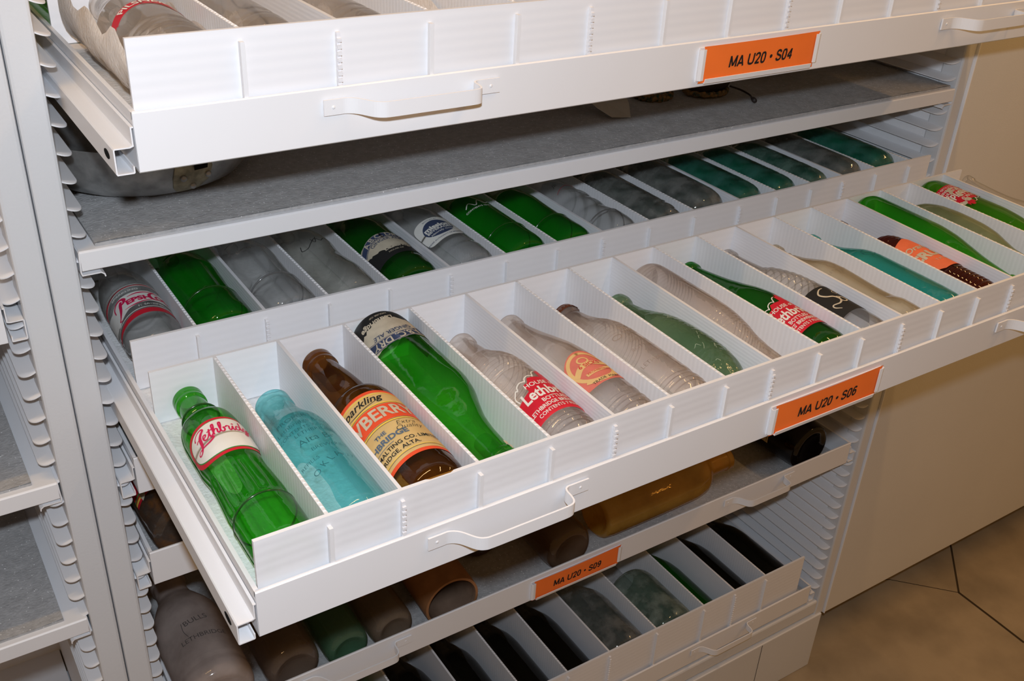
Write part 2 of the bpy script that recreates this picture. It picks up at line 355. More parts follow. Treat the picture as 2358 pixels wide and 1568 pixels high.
def ring(cx, cy, a, b, w, n=48, p=2.0):
    vs = []
    for k in range(n):
        t = 2 * PI * k / n; c, s = math.cos(t), math.sin(t)
        for d in (0, w):
            vs.append((cx + (a - d) * math.copysign(abs(c) ** (2 / p), c), cy + (b - d) * math.copysign(abs(s) ** (2 / p), s)))
    return [(vs, [(2 * k, 2 * ((k + 1) % n), 2 * ((k + 1) % n) + 1, 2 * k + 1) for k in range(n)])]
def rib(pts, w, per=6, sm=True):
    """brush stroke; w a number or a list of widths per point"""
    P = smooth_path([(p[0], p[1]) for p in pts], per) if sm else [Vector(p) for p in pts]
    n = len(P); ws = [w] * n if not isinstance(w, (list, tuple)) else list(np.interp(np.linspace(0, len(w) - 1, n), range(len(w)), w))
    vs = []
    for i, p in enumerate(P):
        d = (P[min(i + 1, n - 1)] - P[max(i - 1, 0)]); d = d.normalized() if d.length > 1e-9 else Vector((1, 0))
        q = Vector((-d.y, d.x)) * ws[i] / 2; vs += [tuple(p + q), tuple(p - q)]
    return [(vs, [(2 * i, 2 * i + 1, 2 * i + 3, 2 * i + 2) for i in range(n - 1)])]
def band(cx, cy, a0, a1, r0, r1, n=24):
    """arc band, angles in radians measured from +y clockwise"""
    vs = []
    for k in range(n + 1):
        a = a0 + (a1 - a0) * k / n
        vs += [(cx + r0 * math.sin(a), cy + r0 * math.cos(a)), (cx + r1 * math.sin(a), cy + r1 * math.cos(a))]
    return [(vs, [(2 * i, 2 * i + 2, 2 * i + 3, 2 * i + 1) for i in range(n)])]
def xf(ps, dx=0, dy=0, s=1.0, rot=0.0, sx=1.0):
    c, q = math.cos(rot), math.sin(rot)
    return [([(dx + s * (x * sx * c - y * q), dy + s * (x * sx * q + y * c)) for x, y in vs], fs) for vs, fs in ps]
def art(name, mat, polys, surf, off, parent, step=0.003, clip=None):
    """wrap 2D artwork onto surf(u, v, off) -> (x, y, z)"""
    bm = bmesh.new()
    for vs, fs in polys:
        V = [bm.verts.new((x, y, 0)) for x, y in vs]
        for f in fs:
            if len(set(f)) < 3: continue
            try: bm.faces.new([V[i] for i in f])
            except ValueError: pass
    xs = [v.co.x for v in bm.verts]; ys = [v.co.y for v in bm.verts]
    if clip:      # (x0,x1,y0,y1)
        for co, no in (((clip[0], 0, 0), (-1, 0, 0)), ((clip[1], 0, 0), (1, 0, 0)), ((0, clip[2], 0), (0, -1, 0)), ((0, clip[3], 0), (0, 1, 0))):
            bmesh.ops.bisect_plane(bm, geom=bm.verts[:] + bm.edges[:] + bm.faces[:], plane_co=co, plane_no=no, clear_outer=True)
    if step:
        for ax, lo, hi in ((0, min(xs), max(xs)), (1, min(ys), max(ys))):
            k = math.ceil(lo / step)
            while k * step < hi:
                co = [0, 0, 0]; no = [0, 0, 0]; co[ax] = k * step; no[ax] = 1
                bmesh.ops.bisect_plane(bm, geom=bm.verts[:] + bm.edges[:] + bm.faces[:], plane_co=co, plane_no=no); k += 1
    for v in bm.verts: v.co = surf(v.co.x, v.co.y, off)
    me = bpy.data.meshes.new(name); bm.to_mesh(me); bm.free(); me.materials.append(mat)
    for p in me.polygons: p.use_smooth = bool(step)
    o = bpy.data.objects.new(name, me); COL.objects.link(o); o.parent = parent
    return o

GLY = {  # heavy sans capitals and figures, unit height
 'M': (.92, [[(.1, 0), (.1, 1)], [(.12, .93), (.46, .10)], [(.46, .10), (.80, .93)], [(.82, 0), (.82, 1)]]),
 'A': (.84, [[(.08, 0), (.42, .95)], [(.76, 0), (.42, .95)], [(.2, .27), (.64, .27)]]),
 'U': (.86, [[(.1, 1), (.1, .36)], [(.1, .40), (.13, .22), (.22, .11), (.42, .07), (.62, .11), (.71, .22), (.74, .40)], [(.74, .36), (.74, 1)]]),
 '2': (.68, [[(.08, .72), (.14, .88), (.32, .95), (.5, .88), (.55, .70), (.44, .48), (.12, .08)], [(.05, .08), (.6, .08)]]),
 '0': (.68, [[(.32, .95), (.15, .86), (.09, .5), (.15, .14), (.32, .06), (.49, .14), (.55, .5), (.49, .86), (.32, .95)]]),
 '4': (.68, [[(.46, 0), (.46, .95)], [(.46, .92), (.07, .30)], [(.05, .28), (.62, .28)]]),
 '6': (.68, [[(.52, .80), (.42, .93), (.25, .92), (.12, .72), (.09, .38), (.16, .14), (.32, .06), (.49, .14), (.54, .32), (.47, .52), (.32, .58), (.16, .50), (.10, .36)]]),
 '9': (.68, [[(.12, .20), (.22, .07), (.39, .08), (.52, .28), (.55, .62), (.48, .86), (.32, .94), (.15, .86), (.10, .68), (.17, .48), (.32, .42), (.48, .50), (.54, .64)]]),
 'S': (.76, [[(.62, .74), (.54, .88), (.36, .94), (.18, .88), (.12, .72), (.20, .58), (.42, .50), (.60, .42), (.66, .26), (.56, .12), (.36, .06), (.17, .11), (.09, .27)]]),
 ' ': (.34, []), '\u2022': (.42, None)}
def sign_text(txt, h, cx, cy, w=.175, sx=.92, shear=.12):
    x = 0; out = []
    for ch in txt:
        a, st = GLY[ch]
        if st is None: out += [([(x + q[0], q[1]) for q in v], f) for v, f in ell(.2, .5, .17, .17, 14)]
        else:
            for l in st: out += [([(x + q[0], q[1]) for q in v], f) for v, f in rib(l, w, 4, len(l) > 2)]
        x += a + .05
    return [([(cx + ((q[0] - x / 2) * sx + (q[1] - .5) * shear) * h, cy + (q[1] - .5) * h) for q in v], f) for v, f in out]

# ------------------------------------------------------------------ room
mb = MB(); mb.box(-3.5, 5.5, -3.2, 1.0, -0.204, -0.154)
Z = -0.1537
def strip(a, b, w=0.0045):
    a, b = Vector(a), Vector(b); d = (b - a).normalized(); n = Vector((-d.y, d.x)) * w / 2
    q = [a + n, b + n, b - n, a - n]; mb.add([(p.x, p.y, Z) for p in q], [(0, 3, 2, 1)], 1)
A, B, C, D, E_ = (1.836, 0.078), (1.716, -0.032), (1.709, -0.204), (1.61, 0.078), (1.79, -0.34)
strip((1.93, 0.19), A); strip(A, B); strip(B, (1.713, -0.12), .006); strip((1.713, -0.12), C, .006); strip(C, E_, .006); strip(B, D, 0.002); strip(E_, (1.72, -0.62), .006); strip(D, (1.47, 0.16), .002)
o = mb.build('floor', [M['floor'], M['joint']]); tag(o, kind='structure')
mb = MB(); mb.box(-3.5, 5.5, 0.9, 1.0, -0.154, 2.6)
tag(mb.build('wall_back', M['wall']), kind='structure')

# ------------------------------------------------------------------ cabinets
LZ0, LP = 0.9043, 0.0255
def louver_z(z): return [LZ0 + LP * k for k in range(-60, 40) if z[0] < LZ0 + LP * k < z[1]]
def louver_mesh(side, name='louver'):
    """pressed ledge with a rounded front corner; side=+1 sticks out towards +x, origin at wall/front"""
    w, dp, r, t = 0.0175, 0.56, 0.013, 0.0012
    pl = [(0, 0), (w - r, 0)] + [(w - r + r * math.sin(a), r - r * math.cos(a)) for a in [PI / 2 * k / 8 for k in range(1, 9)]] + [(w, dp), (0, dp)]
    mb = MB(); n = len(pl)
    def zz(x): return 0.0065 * (1 - x / w) ** 1.6
    top = [(side * x, y, zz(x) + t) for x, y in pl]; bot = [(side * x, y, zz(x)) for x, y in pl]
    # add a mid spine so that the ledge curves
    mb.add(top + bot, [(i, (i + 1) % n, n + (i + 1) % n, n + i) for i in range(n)])
    tri = tessellate_polygon([[Vector((p[0], p[1], 0)) for p in pl]])
    mb.add(top, [tuple(t_) for t_ in tri]); mb.add(bot, [tuple(reversed(t_)) for t_ in tri])
    o = mb.build(name, M['metal'], None, bevel=0.0)
    return o
def cabinet(name, label, xl, xr, base=True, door=True, left_z=(0.45, 1.5), right_z=(0.05, 1.5)):
    root = empty(name, ((xl + xr) / 2, 0.3, -0.154), label, 'cabinet', None)
    ox, oy, oz = root.location
    def bx(n, mat, x0, x1, y0, y1, z0, z1, bev=0.0015, par=None):
        mb = MB(); mb.box(x0 - ox, x1 - ox, y0 - oy, y1 - oy, z0 - oz, z1 - oz); return mb.build(n, mat, par or root, bevel=bev)
    bx('post', M['post'], xl - 0.0255, xl, 0, 0.034, -0.01, 1.95, 0.003)
    bx('post', M['post'], xr, xr + 0.0255, 0, 0.034, -0.01, 1.95, 0.003)
    sl = bx('side_panel', M['metal'], xl - 0.012, xl - 0.0025, 0.034, 0.64, 0.0, 1.95, 0)
    sr = bx('side_panel', M['metal'], xr + 0.0025, xr + 0.012, 0.034, 0.64, 0.0, 1.95, 0)
    bx('back_panel', M['metal'], xl - 0.012, xr + 0.012, 0.64, 0.65, 0.0, 1.95, 0)
    bx('top_panel', M['metal'], xl - 0.012, xr + 0.012, 0.0, 0.65, 1.95, 1.97, 0)
    bx('bottom_rail', M['post'], xl, xr, 0.0, 0.03, 0.0, 0.034, 0.004)
    bx('bottom_panel', M['metal'], xl, xr, 0.03, 0.64, 0.0, 0.012, 0)
    if base:
        b = bx('base_plinth', M['post'], xl - 0.0255, xr + 0.018, -0.004, 0.6, -0.154, -0.006, 0.002)
        if xr > 0: mb = MB(); mb.box(1.0781 - ox, 1.0789 - ox, -0.0046 - oy, -0.0038 - oy, -0.15 - oz, -0.008 - oz); tag(mb.build('seam', M['joint'], b), 'fine dark joint in the plinth')
    for side, par, x, zr in ((1, sl, xl - 0.003, left_z), (-1, sr, xr + 0.003, right_z)):
        if zr is None: continue
        src = louver_mesh(side); first = True
        for z in louver_z(zr):
            o = src if first else src.copy()
            if not first: COL.objects.link(o)
            first = False; o.parent = par; o.location = (x - ox, 0.005 - oy, z - oz)
    if door:
        d = bx('door', M['door'], xr + 0.0275, xr + 1.26, -0.002, 0.022, -0.012, 1.94, 0.002)
        bx('edge_strip', M['metal'], xr + 0.0262, xr + 0.0285, -0.0035, 0.02, -0.012, 1.94, 0.0005, d)
    return root
cabinet('storage_cabinet', 'tall off-white metal tray cabinet filling the picture, its door swung back at right', -0.0285, 1.2285)
cabinet('storage_cabinet', 'neighbouring metal shelf cabinet cut off at the left edge', -1.3375, -0.0805, door=False, left_z=None, right_z=(0.45, 1.35))

# ------------------------------------------------------------------ pull-out trays
def handle_obj(x0, zc, parent, ox, oz, length=0.163):
    x1 = x0 + length; mb = MB()
    pts = [(x0, -.0012), (x0 + .012, -.0012), (x0 + .020, -.0016), (x0 + .028, -.0070), (x0 + .036, -.0190), (x0 + .042, -.0232), (x0 + .050, -.0240), (x0 + .07, -.0240),
           (x1 - .07, -.0240), (x1 - .050, -.0240), (x1 - .036, -.0236), (x1 - .031, -.0210), (x1 - .029, -.0150), (x1 - .028, -.0060), (x1 - .024, -.0016), (x1 - .016, -.0012), (x1, -.0012)]
    P = smooth_path(pts, 4)
    mb.sheet([(p.x - ox, p.y) for p in P], 'z', zc - .0063 - oz, zc + .0063 - oz, -.0017)
    h = mb.build('handle', M['metal'], parent, bevel=0.0004)
    mb = MB()
    for x in (x0 + .008, x1 - .009): mb.dome((x - ox, -.0028, zc - oz), .0016, (0, -1, 0), 8, .5)
    mb.build('rivet', M['metal'], h, smooth=True)
    return h
def label_obj(text, x0, z0, parent, w=0.166, h=0.0335):
    """bent metal clip holder with an orange card; x0,z0 local lower-left"""
    mb = MB(); mb.box(x0, x0 + w, -.0012, 0, z0, z0 + h)
    mb.sheet([(-.0005, z0), (-.0045, z0 - .0006), (-.0055, z0 + .0035)], 'x', x0 + .008, x0 + w - .008, .0008)
    holder = mb.build('label_holder', M['metal'], parent)
    for sx, ex in ((1, x0), (-1, x0 + w)):
        mb = MB(); n = 8
        prof = [(0, -.0006), (-.0015 * sx, -.0040), (.002 * sx, -.0056), (.006 * sx, -.0050)]
        z = [z0 + .002, z0 + h - .001] if sx == 1 else [z0 + .004, z0 + h]
        mb.sheet([(ex + p[0], p[1]) for p in prof], 'z', z[0], z[1], .0008 * sx)
        mb.build('clip', M['metal'], holder)
    def surf(u, v, off):
        k = (u / (w / 2)); return (x0 + w / 2 + u, -.0030 - .0016 * (1 - k * k) - off, z0 + h / 2 + v)
    c = [(-w / 2 + .001, -h / 2 - .001), (w / 2 - .003, -h / 2 - .001), (w / 2 - .0035, -h / 2 + .006), (w / 2 - .001, -h / 2 + .009), (w / 2 - .0045, h / 2 - .006), (w / 2 + .0005, h / 2 + .0025), (-w / 2 + .004, h / 2 + .0015), (-w / 2 + .006, h / 2 - .004), (-w / 2 + .0055, -h / 2 + .008)]
    card = art('card', M['orange'], poly(c), surf, 0.0, holder, 0.006); tag(card, 'orange card')
    art('lettering', M['black'], sign_text(text, .0112, .001, .0004, w=.185, sx=.98), surf, .0004, card, 0.006)
    return holder
def tray(label, x0, x1, yf, z, depth=0.60, handles=(), text=None, lab=None, name='sliding_tray', rails=True):
    root = empty(name, (x0, yf, z), label, 'tray', 'white metal pull-out trays'); Wd = x1 - x0; H = 0.0460
    mb = MB(); mb.box(0.001, Wd - 0.001, 0.004, depth, 0.0005, 0.0025)
    mb.box(0.001, Wd - 0.001, depth - .002, depth, 0, H); mb.build('bottom_pan', M['metal'], root)
    mb = MB(); mb.sheet([(0.012, 0.0005), (0.0016, 0.0), (0.0, 0.0012), (0.0, H - .001), (0.0012, H), (0.0032, H - .0005), (0.0036, H - .006)], 'x', 0, Wd, -0.0014)
    fr = mb.build('front', M['metal'], root, bevel=0.0003)
    if rails:
        for s, e in ((-1, 0), (1, Wd)):
            def X(a): return e + s * a
            mb = MB()
            mb.box(min(X(-.0012), X(0)), max(X(-.0012), X(0)), .002, depth, 0.001, H - .0005)
            mb.box(min(X(-.0036), X(-.0010)), max(X(-.0036), X(-.0010)), .004, depth, H - .0016, H - .0004)
            mb.build('side_wall', M['metal'], root)
            mb = MB()
            q = [(X(.0006), H - .010), (X(.0030), H - .010), (X(.0030), .0222), (X(.0050), .0215), (X(.0158), .0215), (X(.0168), .0205), (X(.0168), .0022), (X(.0160), .0010), (X(.0040), .0010), (X(.0032), .0018), (X(.0032), .0065)]
            mb.sheet(q, 'y', -.0005, depth - .01, .0011 * (-s))
            rl = mb.build('rail', M['metal'], root, bevel=0.0002)
            mb = MB(); xs_ = sorted((X(.0170), X(.0166)))
            mb.prism([(0.020 + .0075 * math.cos(a), .0118 + .0035 * math.sin(a)) for a in [2 * PI * k / 12 for k in range(12)]], 'x', xs_[0] - .0002, xs_[1])
            tag(mb.build('slot_hole', M['dark'], rl), 'dark slot punched in the rail')
    for hx in handles: handle_obj(x0 + hx, z + 0.0255 + 0.0055, fr, x0, z)
    if text: label_obj(text, lab[0], lab[1], fr)
    return root
t4 = tray('top pulled-out tray carrying the orange card MA U20 S04', 0, 1.2, -0.1627, 1.2, handles=(0.145, 0.911), text='MA U20 \u2022 S04', lab=(0.5385, 0.0060))
t6 = tray('furthest pulled-out tray in the middle, carrying the orange card MA U20 S06', 0, 1.2, -0.3366, 0.8853, handles=(0.145, 0.911), text='MA U20 \u2022 S06', lab=(0.5375, 0.0045))
t7 = tray('closed tray just below the middle tray, only its left corner showing', -.0095, 1.1905, 0.0, 0.7925, handles=(0.145, 0.911))
t8 = tray('closed tray holding the jar with a colourful label, above the milk bottle tray', -.0095, 1.1905, 0.0, 0.6655, handles=(0.145, 0.911))
t9 = tray('closed tray near the bottom carrying the orange card MA U20 S09', 0, 1.2, 0.0, 0.387, handles=(0.145, 0.892), text='MA U20 \u2022 S09', lab=(0.507, 0.0040))
t10 = tray('lowest tray just above the plinth, filled with dark bottles', 0, 1.192, 0.0, 0.0455, handles=(0.145, 0.880))
tn = tray('tray end in the neighbouring cabinet at the left edge', -1.2975, -0.0975, 0.0, 0.9985)

# flat shelves
def shelf(label, x0, x1, y0, z0, z1, depth=0.6, foam=True, inset=0.004, flab=None, kind='flat_shelf'):
    r = empty(kind, (x0, y0, z0), label, 'shelf', 'flat metal shelves'); Wd = x1 - x0; H = z1 - z0
    mb = MB(); mb.sheet([(depth, H - .001), (.0016, H), (.0, H - .0014), (0, .0010), (.0016, 0), (.02, .0005)], 'x', 0, Wd, .0012)
    mb.build('shelf_top', M['metal'], r, bevel=.0004)
    for s, e in ((1, 0), (-1, Wd)):
        mb = MB(); mb.sheet([(e - s * .0008, H - .001), (e - s * .0016, -.001), (e - s * .0006, -.0042), (e + s * .016, -.0042), (e + s * .0185, -.0062), (e + s * .0188, -.0085)], 'y', .0006, depth, .0011 * s)
        mb.build('side_lip', M['metal'], r)
    return r
shelf('open flat shelf between the two pulled-out trays, topped with grey foam', -0.0255, 1.2272, 0.0, 1.0535, 1.0735)
shelf('neighbouring shelf at the left edge, upper of the two', -1.334, -0.0835, 0.0, 0.8160, 0.8360)
shelf('neighbouring shelf at the left edge, lower of the two', -1.334, -0.0835, 0.0, 0.6330, 0.6530)

def foam_sheet(label, x0, x1, y0, y1, z0, z1, mat='foam', wav=0.0006):
    mb = MB(); nx, ny = max(2, int((x1 - x0) / .02)), max(2, int((y1 - y0) / .02))
    top = [(x0 + (x1 - x0) * i / nx, y0 + (y1 - y0) * j / ny, z1 + wav * math.sin(i * 1.7 + j) * math.cos(j * 1.3)) for j in range(ny + 1) for i in range(nx + 1)]
    mb.add(top, [(j * (nx + 1) + i, j * (nx + 1) + i + 1, (j + 1) * (nx + 1) + i + 1, (j + 1) * (nx + 1) + i) for j in range(ny) for i in range(nx)])
    mb.box(x0, x1, y0, y1, z0, z1 - .0008)
    o = mb.build('foam_liner', M[mat], None, org=(x0, y0, z0), fix=False)
    return tag(o, label, 'foam liner', 'foam sheets lining trays and shelves')
FZ4, FZ5, FZ6, FZ7, FZ8, FZ9, FZ10 = 1.2280, 1.0775, 0.9160, 0.800, 0.673, 0.3960, 0.0740
foam_sheet('pale foam under the bottles of the S04 tray', .0045, 1.1955, -.157, .43, 1.2028, FZ4, 'foam_wrap')
foam_sheet('grey speckled foam covering the open flat shelf', -.010, 1.222, .006, .59, 1.0737, FZ5, 'foam_shaded')
foam_sheet('white foam under the bottles of the S06 tray', .0045, 1.1955, -.331, .26, .8880, FZ6)
foam_sheet('foam inside the closed tray just below the middle tray', -.0050, 1.1860, .006, .59, .7952, FZ7, 'foam_shaded')
foam_sheet('foam under the jar with a colourful label', -.0050, 1.1860, .006, .59, .6682, FZ8, 'foam_shaded')
foam_sheet('speckled foam under the loose bottles of the S09 tray', .0045, 1.1955, .006, .59, .3898, FZ9, 'foam_shaded')
foam_sheet('foam under the dark bottles of the lowest tray', .0045, 1.1875, .006, .59, .0482, FZ10, 'foam_shaded')
foam_sheet('foam on the upper neighbouring shelf at the left edge', -1.31, -.1050, .008, .59, .8363, .8395, 'foam_shaded')
foam_sheet('foam on the lower neighbouring shelf at the left edge', -1.31, -.1050, .008, .59, .6533, .6565, 'foam_shaded')

# ------------------------------------------------------------------ divider grids
def grid(label, x0, x1, yf, yb, z0, z1, xf_, xb_, tabs=True):
    """front and back long sheets with slotted cross partitions"""
    root = empty('divider_grid', (x0, yf, z0), label, 'divider', 'white fluted plastic divider grids')
    t = .0034; H = z1 - z0; D = yb - yf
    for y in (0, D - t):
        mb = MB(); mb.box(0, x1 - x0, y, y + t, 0, H); mb.build('long_sheet', M['cor_long'], root)
    src = {}
    for i, (a, b) in enumerate(zip(xf_, xb_)):
        hw = .0016; e = .0050
        mb = MB(); a -= x0; b -= x0; L = D
        def X(y): return a + (b - a) * y / L
        def slab(ya, yb_, za, zb):
            q = lambda z: [(X(ya) - hw, ya, z), (X(ya) + hw, ya, z), (X(yb_) + hw, yb_, z), (X(yb_) - hw, yb_, z)]
            mb.hexa(q(za), q(zb))
        vert = i % 3 != 1
        slab(t, D - t, .001, H)
        slab(-e + .0018, t, .001, H - .009)
        slab(D - t, D + e - .0018, .001, H - .009)
        if vert:      # cut flutes: small walls left standing between the skins on the top edge and the tab end
            k = 0
            yy = t + .003
            while yy < D - t:
                sg = -1 if k % 2 else 1
                mb.add([(X(yy) - hw, yy, H), (X(yy) + hw, yy, H), (X(yy) + hw, yy + .0028, H), (X(yy) - hw, yy + .0028, H), (X(yy) + sg * hw * .2, yy + .0014, H + .0009)],
                       [(0, 1, 4), (1, 2, 4), (2, 3, 4), (3, 0, 4)]); yy += .0056; k += 1
        else:
            zz = .004
            while zz < H - .014:
                slab(-e, -e + .0018, zz, zz + .0028); zz += .0052
        for zz in ([-1] if vert else []): slab(-e, -e + .0018, .001, H - .009)
        mb.build('partition', M['cor_vert'] if vert else M['cor_part'], root, fix=True)
    return root
X6B = [.0655, .1283, .1982, .2728, .3408, .4055, .4764, .5411, .6024, .6718, .7377, .8054, .8757, .9455, 1.0145, 1.0773, 1.1539]
X6F = [.0635, .1260, .1975, .2695, .3390, .4040, .4730, .5360, .6020, .6670, .7330, .7980, .8640, .9310, .9990, 1.0670, 1.1400]
X6R = [.0694, .1410, .2110, .2826, .3597, .4347, .5081, .5765, .6515, .7270, .8088, .8782, .9463, 1.0127, 1.0841, 1.1598]
X4 = [.0853, .1624, .2439, .3285, .4070, .4940, .5780, .6590, .7390, .8220, .9050, .9860, 1.068, 1.149]
grid('divider grid of the front row in the S06 tray, around the Lethbridge bottles', .0045, 1.1955, -.3296, -.0625, FZ6 + .001, .9736, X6F, X6B)
grid('divider grid of the rear row in the S06 tray, partly under the flat shelf', .0055, 1.2105, 0.0, .2600, FZ6 + .0015, .9720, X6R, X6R)
grid('tall divider grid in the top S04 tray', .0035, 1.1955, -.1556, .115, FZ4 + .001, 1.2960, X4, X4)
X10 = [.09, .176, .258, .342, .434, .520, .603, .690, .793, .903, .979, 1.057]
grid('divider grid between the dark bottles of the lowest tray', .0045, 1.1600, .0078, .3000, FZ10 + .001, .1740, X10, X10)

# ------------------------------------------------------------------ bottles
class Bottle:
    """turned bottle lying on its side; local +z runs from base to mouth, local -y faces up"""
    def __init__(s, name, label, cat, group, prof, mat, x, y, floor_z, yaw=0.0, tilt=0.0, roll=0.0, mod=None, seg=56, rings=90, mouth=True, partname='body', lift=0.0, punt=0.006, heel=True):
        if heel and punt > 0 and 0 < prof[1][0] < .007:
            i = 2 if prof[2][0] < .015 else 1
            a_, b_, c_ = prof[0][1], prof[1][1], prof[i][1]
            prof = [(0, a_ * .95), (.0035, b_ * .945), (.010, c_ * .975), (.0195, c_)] + [q for q in prof[i + 1:] if q[0] > .020]
        s.prof = prof; z0, r0 = prof[0]
        s.R = max(r for _, r in prof)
        zs, rs = pchip([p[0] for p in prof], [p[1] for p in prof], rings)
        k = int(np.argmax(zs)) + 1
        s.zs, s.rs = zs[:k], rs[:k]; s.mod = mod
        Z_, R_ = list(zs), list(rs)
        # base with a shallow push-up in front of the wall profile
        base = [(z0 + punt, 0.0), (z0 + punt * .95, r0 * .35), (z0 + punt * .45, r0 * .72), (z0, r0 * .90)]
        Z_ = [b[0] for b in base] + Z_; R_ = [b[1] for b in base] + R_
        if mouth:
            re = rs[-1]; Z_ += [zs[-1] - .0005, zs[-1] - .004, zs[-1] - .02, zs[-1] - .045]; R_ += [re - .0025, re - .0035, re - .0040, re - .0042]
        vs = []; fs = []
        for i, (z, r) in enumerate(zip(Z_, R_)):
            inner = (i >= len(base) + len(zs)) or i < len(base)
            for j in range(seg):
                a = 2 * PI * j / seg; q = r
                if mod is not None and not inner: q = r * mod(z, a)
                vs.append((q * math.sin(a), -q * math.cos(a), z))
        n = len(Z_)
        for i in range(n - 1):
            for j in range(seg):
                j2 = (j + 1) % seg; fs.append((i * seg + j, i * seg + j2, (i + 1) * seg + j2, (i + 1) * seg + j))
        me = bpy.data.meshes.new(partname); me.from_pydata(vs, [], fs); me.materials.append(mat)
        bm = bmesh.new(); bm.from_mesh(me); bmesh.ops.remove_doubles(bm, verts=bm.verts, dist=1e-6); bmesh.ops.recalc_face_normals(bm, faces=bm.faces); bm.to_mesh(me); bm.free()
        for p in me.polygons: p.use_smooth = True
        s.root = bpy.data.objects.new(name, None); s.root.empty_display_size = .02; COL.objects.link(s.root)
        s.body = bpy.data.objects.new(partname, me); COL.objects.link(s.body); s.body.parent = s.root
        Mx = Matrix.Rotation(yaw, 4, 'Z') @ Matrix.Rotation(-PI / 2 + tilt, 4, 'X') @ Matrix.Rotation(roll, 4, 'Z')
        Mx.translation = Vector((x, y, floor_z + s.R + .0006 + lift)); s.root.matrix_world = Mx
        tag(s.root, label, cat, group)
    def rad(s, z, a):
        r = float(np.interp(z, s.zs, s.rs)); return r * (s.mod(z, a) if s.mod else 1.0)
    def surf(s, u0=0.0, v0=0.0, Rr=None):
        Rr = Rr or s.R
        def f(u, v, off):
            a = (u + u0) / Rr; z = v + v0; r = s.rad(z, a) + off; return (r * math.sin(a), -r * math.cos(a), z)
        return f
    def art(s, name, mat, polys, u0=0.0, v0=0.0, off=.0003, parent=None, label=None, step=.0028, clip=None):
        step = getattr(s, 'step', step)
        o = art(name, mat, polys, s.surf(u0, v0), off, parent or s.body, step, clip)
        if label: tag(o, label)
        return o

LIP = lambda L, r=.0128: [(L - .013, r - .0022), (L - .0115, r), (L - .004, r + .0003), (L - .001, r - .0006), (L, r - .0022)]
def flutes(z0, z1, n, d, sharp=1.0):
    def f(z, a):
        if z < z0 or z > z1: return 1.0
        e = min(1.0, min(z - z0, z1 - z) / .006); return 1 - d * e * (0.5 + 0.5 * math.cos(n * a)) ** sharp
    return f
def rings_(z0, z1, per, d, slant=0.0):
    def f(z, a):
        if z < z0 or z > z1: return 1.0
        e = min(1.0, min(z - z0, z1 - z) / .004); return 1 - d * e * (0.5 + 0.5 * math.cos(2 * PI * (z - z0) / per + slant * a))
    return f
def both(*fs):
    def f(z, a):
        r = 1.0
        for g in fs: r *= g(z, a)
        return r
    return f

def lethbridge_script():
    w = .27; st = []
    def a(p, w_=w): st.extend(rib(p, w_))
    a([(0.1, 1.7), (0.3, 2.3), (1.0, 2.9), (1.9, 3.1), (2.1, 2.7), (1.6, 2.2), (1.1, 1.4), (0.95, 0.4), (0.8, -0.6), (0.3, -1.5), (-.3, -1.7), (-.45, -1.3), (0.0, -.95), (1.0, -0.95), (2.2, -0.9), (3.0, -0.5), (3.1, -.1), (2.6, 0.0)], [.3, .2, .2, .3, .4, .5, .6, .6, .5, .3, .25, .2, .2, .3, .4, .35, .3, .2])
    a([(0.2, 1.0), (.7, 1.35), (1.3, 1.2)], .2)
    a([(1.5, 0.6), (2.0, 0.9), (2.15, 1.3), (1.8, 1.4), (1.55, 0.8), (1.7, 0.2), (2.1, 0.1), (2.5, 0.5)])
    a([(2.5, .5), (2.9, 1.5), (3.0, 2.1)]); a([(3.0, 2.1), (2.75, 0.5), (2.95, 0.1), (3.3, 0.5)]); a([(2.5, 1.55), (3.4, 1.7)], .25)
    a([(3.3, .4), (3.75, 1.8), (3.9, 2.8), (3.6, 2.6), (3.45, 1.2), (3.4, .05)]); a([(3.45, .7), (3.85, 1.35), (4.15, 1.2), (4.05, .4), (4.2, .1), (4.5, .5)])
    a([(4.5, .5), (4.9, 1.8), (5.05, 2.8), (4.75, 2.6), (4.6, 1.2), (4.65, .25), (5.0, .1), (5.25, .6), (5.15, 1.15), (5.5, 1.1)])
    a([(5.5, 1.1), (5.75, 1.45), (6.1, 1.3)]); a([(6.1, 1.3), (5.95, .5), (6.1, .1), (6.4, .5)])
    a([(6.4, .5), (6.7, 1.3), (6.6, .5), (6.75, .1), (7.0, .5)]); st.extend(ell(6.85, 1.95, .2, .2, 10))
    a([(7.8, 1.15), (7.4, 1.35), (7.1, .75), (7.25, .15), (7.65, .4), (8.0, 1.5), (8.2, 2.8)]); a([(8.2, 2.8), (7.95, .7), (8.1, .1), (8.4, .5)])
    a([(9.15, 1.15), (8.75, 1.35), (8.4, .8), (8.6, .2), (9.0, .5), (9.2, 1.25)]); a([(9.2, 1.25), (9.05, 0), (8.75, -.95), (8.4, -.75), (8.8, -.1), (9.45, .4)])
    a([(9.4, .5), (9.85, .9), (9.9, 1.35), (9.6, 1.4), (9.4, .85), (9.55, .2), (9.95, .1), (10.4, .4)])
    return xf(st, -5.0, -.7)
def bead(b, z, r, mat, n=64):
    R = b.rad(z, 0.0) + r * .15; mb = MB(); vs = []
    for i in range(n):
        a = 2 * PI * i / n; q = b.rad(z, a) + r * .15
        for k in range(8):
            t = 2 * PI * k / 8; vs.append(((q + r * math.cos(t)) * math.sin(a), -(q + r * math.cos(t)) * math.cos(a), z + r * math.sin(t)))
    mb.add(vs, [(i * 8 + k, i * 8 + (k + 1) % 8, ((i + 1) % n) * 8 + (k + 1) % 8, ((i + 1) % n) * 8 + k) for i in range(n) for k in range(8)])
    return tag(mb.build('raised_bead', mat, b.body, smooth=True), 'dark raised bead around the bottle')
G['bead_green'] = paint('dark_green_bead', (.008, .06, .008), .15, .6)
